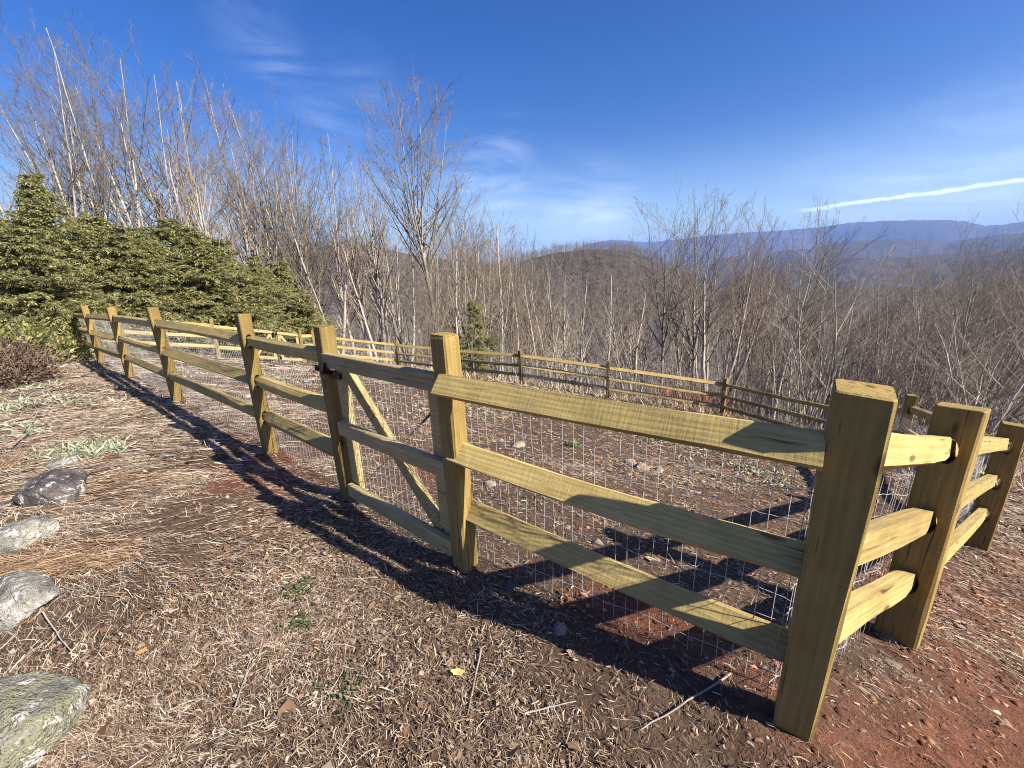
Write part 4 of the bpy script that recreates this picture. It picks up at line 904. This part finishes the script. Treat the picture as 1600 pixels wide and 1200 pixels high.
def litter():
    rg = np.random.default_rng(21)
    def band(r0, r1, dens, l, w, keep):
        A = R(58); n = int(dens * A * (r1 * r1 - r0 * r0)); r = np.sqrt(rg.uniform(r0 * r0, r1 * r1, n)); a = rg.uniform(-A, A, n)
        x, y = r * np.sin(a), r * np.cos(a); X = np.stack([x, y], -1); red = red_mask(X)
        kp = (rg.random(n) > red * .74) & in_view(x, y, np.full(n, -1.6) - np.clip(r - 4, 0, 99) * .2, 260)
        ins = np.array([inside(p_, q_) for p_, q_ in X]) if n < 1 else inside_np(X)
        kp &= rg.random(n) < np.clip(keep - .60 * ins + (vnoise(X, .7, 71, 3) - .5) * 2.2 + (vnoise(X, 2.6, 72, 2) - .5) * 1.2, .10, 1); x, y, r = x[kp], y[kp], r[kp]; n = len(x); X = np.stack([x, y], -1)
        flow = vnoise(X, 1.6, 77, 2) * 5.0 + .2; ang = flow + rg.normal(size=n) * np.where(x < -1.0 - .2 * y, .5, .85)
        L = l * np.exp(rg.normal(size=n) * .45); ww = w * np.exp(rg.normal(size=n) * .4); return x, y, L, ww, ang
    P0, P1, P2 = [], [], []
    for r0, r1, dn, l, w in ((.6, 2.2, 19000, .024, .0021), (2.2, 4, 9500, .034, .0031), (4, 7, 3400, .052, .005), (7, 12, 1100, .085, .009), (12, 22, 260, .16, .020)):
        x, y, L, ww, a = band(r0, r1, dn, l, w, .8); n = len(x)
        left = rg.random(n) < np.clip((-.75 - .11 * y - x) / 1.5 + (vnoise(np.stack([x, y], -1), .8, 14, 2) - .5) * 1.2 + .25 * (y < 1.2), .04, 1)
        lf = (rg.random(n) - .35) * .35; bd = (rg.random(n) - .5) * .3
        P1.append(strips(x[~left], y[~left], L[~left], ww[~left], a[~left], lf[~left] * .6, bd[~left], rg))
        P0.append(strips(x[left], y[left], L[left] * 2.1, ww[left] * .55, a[left], lf[left] * .6, bd[left] * .7, rg))
        x, y, L, ww, a = band(r0, r1, dn * .26, l * .75, w * 2.8, .5); n = len(x)
        P2.append(strips(x, y, L * .9, ww * 1.1, a + rg.normal(size=n), (rg.random(n) - .4) * .5, (rg.random(n) - .5) * .5, rg))
    V, F = join(P0); tag(link('dry_straw', mesh_np('dry_straw', V, F, M_STRAWPALE)), 'pale dry straw matted over the bank on the left', 'straw', kind='stuff')
    V, F = join(P1); tag(link('straw_litter', mesh_np('straw_litter', V, F, M_STRAW)), 'dry straw, twigs and wood chips strewn over the ground', 'litter', kind='stuff')
    V, F = join(P2); tag(link('leaf_litter', mesh_np('leaf_litter', V, F, M_LEAFLIT)), 'dead brown leaves and bark flakes strewn over the ground', 'litter', kind='stuff')
    P4 = []
    for r0, r1, dn, l in ((.8, 3.5, 42, .042), (3.5, 9, 16, .06)):
        x, y, L, ww, a = band(r0, r1, dn, l, l * .55, .9); n = len(x); P4.append(strips(x, y, np.clip(L, l * .7, l * 1.4), np.clip(ww, l * .4, l * .8), a + rg.normal(size=n) * 2, (rg.random(n) - .3) * .7, (rg.random(n) - .5) * .8, rg))
    V, F = join(P4); tag(link('whole_dead_leaves', mesh_np('whole_dead_leaves', V, F, M_LEAFWHOLE)), 'whole curled dead leaves lying about on the mulch', 'leaves', kind='stuff')
    # pine straw drifts near the left rocks
    P3 = []
    for u0, v0, u1, v1, nn, wd in ((-20, 885, 200, 872, 900, .09), (0, 905, 120, 880, 500, .05), (0, 735, 60, 700, 500, .12), (130, 760, 300, 745, 350, .15)):
        p0, p1 = ground_hit(u0, v0), ground_hit(u1, v1); t = rg.random(nn); d = nrm((p1 - p0)[:2]); nx = np.array([-d[1], d[0]])
        o = rg.normal(size=nn) * wd; x = p0[0] + (p1 - p0)[0] * t + nx[0] * o; y = p0[1] + (p1 - p0)[1] * t + nx[1] * o
        P3.append(strips(x, y, .16 * np.exp(rg.normal(size=nn) * .3), np.full(nn, .0035), math.atan2(d[1], d[0]) + rg.normal(size=nn) * .22, (rg.random(nn) - .3) * .25, (rg.random(nn) - .5) * .25, rg))
    V, F = join(P3); tag(link('pine_straw', mesh_np('pine_straw', V, F, M_NEEDLE)), 'drifts of orange pine straw between the rocks', 'pine straw', kind='stuff')
    # clods
    n = 42000; r = np.sqrt(rg.uniform(.8 ** 2, 9.0 ** 2, n)); a = rg.uniform(-R(58), R(66), n); x, y = r * np.sin(a), r * np.cos(a); X = np.stack([x, y], -1)
    kp = rg.random(n) < np.clip(red_mask(X) * 1.0 + .04 + .14 * inside_np(X), 0, 1); x, y, r = x[kp], y[kp], r[kp]; n = len(x)
    ico = np.array([(0, 0, 1), (1, 0, 0), (0, 1, 0), (-1, 0, 0), (0, -1, 0), (0, 0, -1)], float); tri = np.array([(0, 1, 2), (0, 2, 3), (0, 3, 4), (0, 4, 1), (5, 2, 1), (5, 3, 2), (5, 4, 3), (5, 1, 4)])
    s = .0055 * np.minimum(np.exp(rg.normal(size=n) * .62), 3.2) * (1 + r * .12); Q = ico[None] * (.6 + .8 * rg.random((n, 6, 1))) * s[:, None, None]; an = rg.random(n) * 6.28; c, q = np.cos(an), np.sin(an)
    Q = np.stack([Q[..., 0] * c[:, None] - Q[..., 1] * q[:, None], Q[..., 0] * q[:, None] + Q[..., 1] * c[:, None], Q[..., 2] * .7], -1) + np.stack([x, y, gz(x, y)], -1)[:, None]
    tag(link('clay_clods', mesh_np('clay_clods', Q.reshape(-1, 3), [(tri[None] + np.arange(n)[:, None, None] * 6).reshape(-1, 3)], M_CLOD)), 'crumbs and clods of red clay dug up along the fence', 'soil', kind='stuff')
litter()
def blades(pts, hs, n_each, mat, name, label, cat, w=.004, seed=1, spread=.05, lean=.6, parentless=True):
    rg = np.random.default_rng(seed); pi = np.repeat(np.arange(len(pts)), n_each); N = len(pi); P = np.asarray(pts)[pi]; H = np.asarray(hs)[pi] * (.5 + .7 * rg.random(N))
    P = P + (rg.normal(size=(N, 2)) * spread * np.maximum(np.asarray(hs)[pi], .1)[:, None] / .1); z = gz(P[:, 0], P[:, 1]); p = np.column_stack([P, z])
    D = nrm(np.column_stack([rg.normal(size=(N, 2)) * lean, np.ones(N)])); B = walk(p, D, H, 4, -.12, .12, rg); wv = np.array(w) * (1 + np.linalg.norm(P, axis=1) * .12)
    side = nrm(np.cross(D, rg.normal(size=(N, 3)))); wk = np.array([1, .9, .6, .1])
    V = np.stack([B - side[:, None] * (wv[:, None] * wk)[..., None], B + side[:, None] * (wv[:, None] * wk)[..., None]], 2).reshape(-1, 3)
    k = np.arange(N)[:, None] * 8; q = np.concatenate([k + [0, 1, 3, 2], k + [2, 3, 5, 4], k + [4, 5, 7, 6]])
    return tag(link(name, mesh_np(name, V, [q], mat)), label, cat, kind='stuff')
def tufts():
    rg = np.random.default_rng(33)
    n = 1400; a = rg.uniform(-R(56), R(56), n); r = np.sqrt(rg.uniform(1.2 ** 2, 14 ** 2, n)); X = np.stack([r * np.sin(a), r * np.cos(a)], -1); X = X[(red_mask(X) < .3) & (vnoise(X, 1.5, 90, 2) > .52)]
    blades(X, rg.uniform(.025, .07, len(X)), 9, M_GRASS, 'dry_grass', 'short dry grass tufts scattered over the ground', 'grass', .0018, 2)
    # rank dead grass beyond the far fence
    n = 3800; u = rg.uniform(560, 1620, n); D = rg.uniform(12.6, 20, n); P = np.array([at(uu, 560, dd) for uu, dd in zip(u, D)])[:, :2]; P = P[[not inside(*p) for p in P]]
    blades(P, rg.uniform(.12, .5, len(P)), 12, M_GRASS, 'dead_tall_grass', 'rank dead grass in the strip beyond the far fence', 'grass', .006, 4, .06, .5)
    n = 120; u = rg.uniform(1045, 1135, n); P = np.array([at(uu, 570, dd) for uu, dd in zip(u, rg.uniform(15.5, 17.5, n))])[:, :2]
    blades(P, rg.uniform(.7, 1.3, n), 14, M_GRASSRED, 'red_brambles', 'reddish bramble stems beyond the middle of the far fence', 'brambles', .006, 5, .04, .5)
    # pale sprigs on the left
    pts = []
    for u, v, s, n in ((10, 640, .35, 60), (40, 610, .3, 26), (130, 700, .14, 40), (150, 712, .1, 20), (20, 680, .2, 20), (185, 622, .2, 12)):
        c = ground_hit(u, v); pts.append(c[:2] + rg.normal(size=(n, 2)) * s)
    P = np.concatenate(pts); blades(P, rg.uniform(.05, .11, len(P)), 10, M_PALE, 'lichen_sprigs', 'pale grey-green sprigs on the bank at the left edge', 'ground cover', .005, 6, .05, 1.1)
    pts = []
    for u, v, s, n in ((700, 640, .5, 60), (900, 640, .6, 50), (1060, 690, .5, 60), (1180, 740, .3, 50), (440, 590, .8, 60), (860, 610, .8, 40)):
        c = ground_hit(u, v); pts.append(c[:2] + rg.normal(size=(n, 2)) * s)
    P = np.concatenate(pts); blades(P, rg.uniform(.04, .08, len(P)), 8, M_PALE, 'yard_weeds', 'pale low weeds scattered over the fenced yard', 'weeds', .006, 8, .06, 1.2)
tufts()
def weed(u, v, s, n, ll, mat, label, seed, name='weed', hgt=.6):
    rg = np.random.default_rng(seed); c = ground_hit(u, v); x = c[0] + rg.normal(size=n) * s; y = c[1] + rg.normal(size=n) * s; z = gz(x, y) + rg.random(n) * s * hgt
    p = np.column_stack([x, y, z]); e = nrm(np.column_stack([rg.normal(size=(n, 2)), rg.random(n) * .9])); L = ll * (.6 + .7 * rg.random(n))[:, None]; sd = nrm(np.cross(e, [0, 0, 1.])) * L * .27; up = np.array([0, 0, .15]) * L
    V = np.stack([p, p + e * L * .35 + sd + up, p + e * L, p + e * L * .35 - sd + up, p + e * L * .5], 1).reshape(-1, 3); k = np.arange(n)[:, None] * 5; q = np.concatenate([k + [0, 1, 4], k + [1, 2, 4], k + [2, 3, 4], k + [3, 0, 4]])
    # stems
    b = np.column_stack([np.full(n, c[0]), np.full(n, c[1]), np.full(n, gz1(c[0], c[1]) - .005)]); t = np.linspace(0, 1, 3)[None, :, None]; st = b[:, None] + (p - b)[:, None] * t
    tv, tq = tubes(st, np.full((n, 3), .0011), 3)
    e0 = empty(name, (0, 0, 0)); o = np.array([c[0], c[1], gz1(c[0], c[1])]); e0.location = o; tag(e0, label, 'plant')
    link('leaves', mesh_np('leaves', V - o, [q], mat), e0); link('stems', mesh_np('stems', tv - o, [tq], M_TWIGR), e0)
weed(472, 925, .042, 110, .026, M_WEED, 'dark green creeping weed in the mulch before the gate', 1)
weed(470, 972, .038, 80, .024, M_WEED, 'dark green weed patch just nearer than the first creeping one', 2)
weed(545, 1080, .042, 60, .022, M_WEED, 'bright green small weed low in the centre left of the picture', 3)
weed(512, 818, .05, 20, .03, M_WEED, 'small grassy weed at the edge of the fence shadow by the gate', 7)
weed(897, 697, .05, 16, .10, M_WEED, 'broad-leaved grey-green rosette inside the fence', 4, 'rosette_plant')
weed(893, 940, .05, 22, .04, M_REDLEAF, 'small cluster of rust-red leaves under the near fence wire', 5, 'red_leaf_plant')
weed(1210, 1060, .06, 14, .03, M_REDLEAF, 'rust-brown leaves beside the foot of the big corner post', 6, 'red_leaf_plant')
def stick(u0, v0, u1, v1, r, mat, label, lift=.01, kink=.1, seed=0, group=None, name='stick', z1=None):
    rg = np.random.default_rng(seed); a, b = ground_hit(u0, v0), ground_hit(u1, v1); t = np.linspace(0, 1, 9)[:, None]; P = a + (b - a) * t; L = np.linalg.norm(b - a)
    P += (rg.random(P.shape) - .5) * kink * L * .12; P[:, 2] = gz(P[:, 0], P[:, 1]) + lift + r
    if z1 is not None: P[:, 2] += np.linspace(0, z1, 9)
    o0 = P[0].copy(); V, q = tubes((P - o0)[None], (r * np.linspace(1, .45, 9))[None], 6)
    tag(link(name, mesh_np(name, V, [q], mat, smooth=True), None, o0), label, 'stick', group)
stick(70, 965, 112, 1022, .004, M_BARK, 'short dark twig beside the flat pale rock', .02, seed=1)
stick(370, 1110, 395, 1030, .0035, M_BARK, 'thin dark twig lying in the straw, lower left of centre', seed=2)
stick(752, 1015, 730, 1120, .005, M_TWIGR, 'dark red-brown stick beside the yellow leaf', seed=3)
stick(590, 905, 480, 915, .003, M_TWIGP, 'long pale straw-like stick before the gate', seed=4)
stick(1140, 1060, 1000, 1150, .0045, M_TWIGP, 'pale stick low in the picture near the corner post', seed=5)
stick(820, 1120, 900, 1105, .004, M_TWIGP, 'reddish-tan stick at the bottom middle of the picture', seed=6)
stick(560, 905, 640, 950, .003, M_TWIGP, 'pale stick crossing the fence shadow before the gate', seed=7)
stick(165, 665, 130, 690, .006, M_TWIGP, 'pale forked dead branch on the left bank', .05, .6, seed=8, z1=.12)
stick(20, 700, 75, 650, .007, M_BARK, 'grey dead branch lying above the left rocks', .03, .6, seed=9, z1=.1)
stick(292, 633, 303, 628, .006, M_BARK, 'thin dark upright shoot beside the fourth fence post', 0, .1, seed=10, name='shoot', z1=.75)
def fallen_leaf(u, v, s, col, label, seed):
    m = simple('leaf_' + str(seed), col, .6); c = ground_hit(u, v); rg = np.random.default_rng(seed); n = 14; a = np.linspace(0, 2 * np.pi, n, endpoint=False)
    rr = s * (1 + .10 * np.sign(np.sin(a * 5))) * (1 - .25 * np.abs(np.sin(a))); x, y = rr * np.cos(a) * 1.25, rr * np.sin(a) * .8; z = .10 * s * np.cos(a * 2) + .004
    V = np.concatenate([np.column_stack([x, y, z]), [[0, 0, -.002]], [[1.2 * s, -.05 * s, 0], [1.2 * s, .05 * s, 0], [1.9 * s, .02 * s, .006]]]); f = [(i, (i + 1) % n, n) for i in range(n)] + [(n + 1, n + 3, n + 2)]
    o = link('fallen_leaf', mesh_np('fallen_leaf', V, [np.array(f)], m)); o.location = (c[0], c[1], gz1(c[0], c[1]) + .018); o.rotation_euler = (.15, .1, seed * 1.3); tag(o, label, 'leaf')
fallen_leaf(716, 1055, .022, (.55, .36, .13), 'yellow-tan fallen leaf lying on the mulch at the bottom middle', 0)
fallen_leaf(222, 1022, .018, (.42, .21, .07), 'orange-brown fallen leaf in the straw near the bottom left', 1)
fallen_leaf(1018, 878, .03, (.45, .38, .17), 'pale fallen leaf in the shade under the middle rail near the corner post', 2)

# ---------------------------------------------------------------- haze over the valley
def haze():
    bm = bmesh.new(); bmesh.ops.create_cube(bm, size=1, matrix=Matrix.Translation((0, 0, 49)) @ Matrix.Diagonal((22800, 22800, 864, 1)))
    me = bpy.data.meshes.new('haze'); bm.to_mesh(me); bm.free(); m = bpy.data.materials.new('valley_haze'); m.use_nodes = True; nt = m.node_tree; nt.nodes.clear()
    o = nt.nodes.new('ShaderNodeOutputMaterial'); v = nt.nodes.new('ShaderNodeVolumePrincipled'); v.inputs['Color'].default_value = (.24, .43, .95, 1); v.inputs['Density'].default_value = .9e-4; v.inputs['Anisotropy'].default_value = 0.0
    nt.links.new(v.outputs[0], o.inputs['Volume']); me.materials.append(m); tag(link('haze', me), 'thin blue haze over the valley', kind='stuff')
HAZE = True
if HAZE: haze()
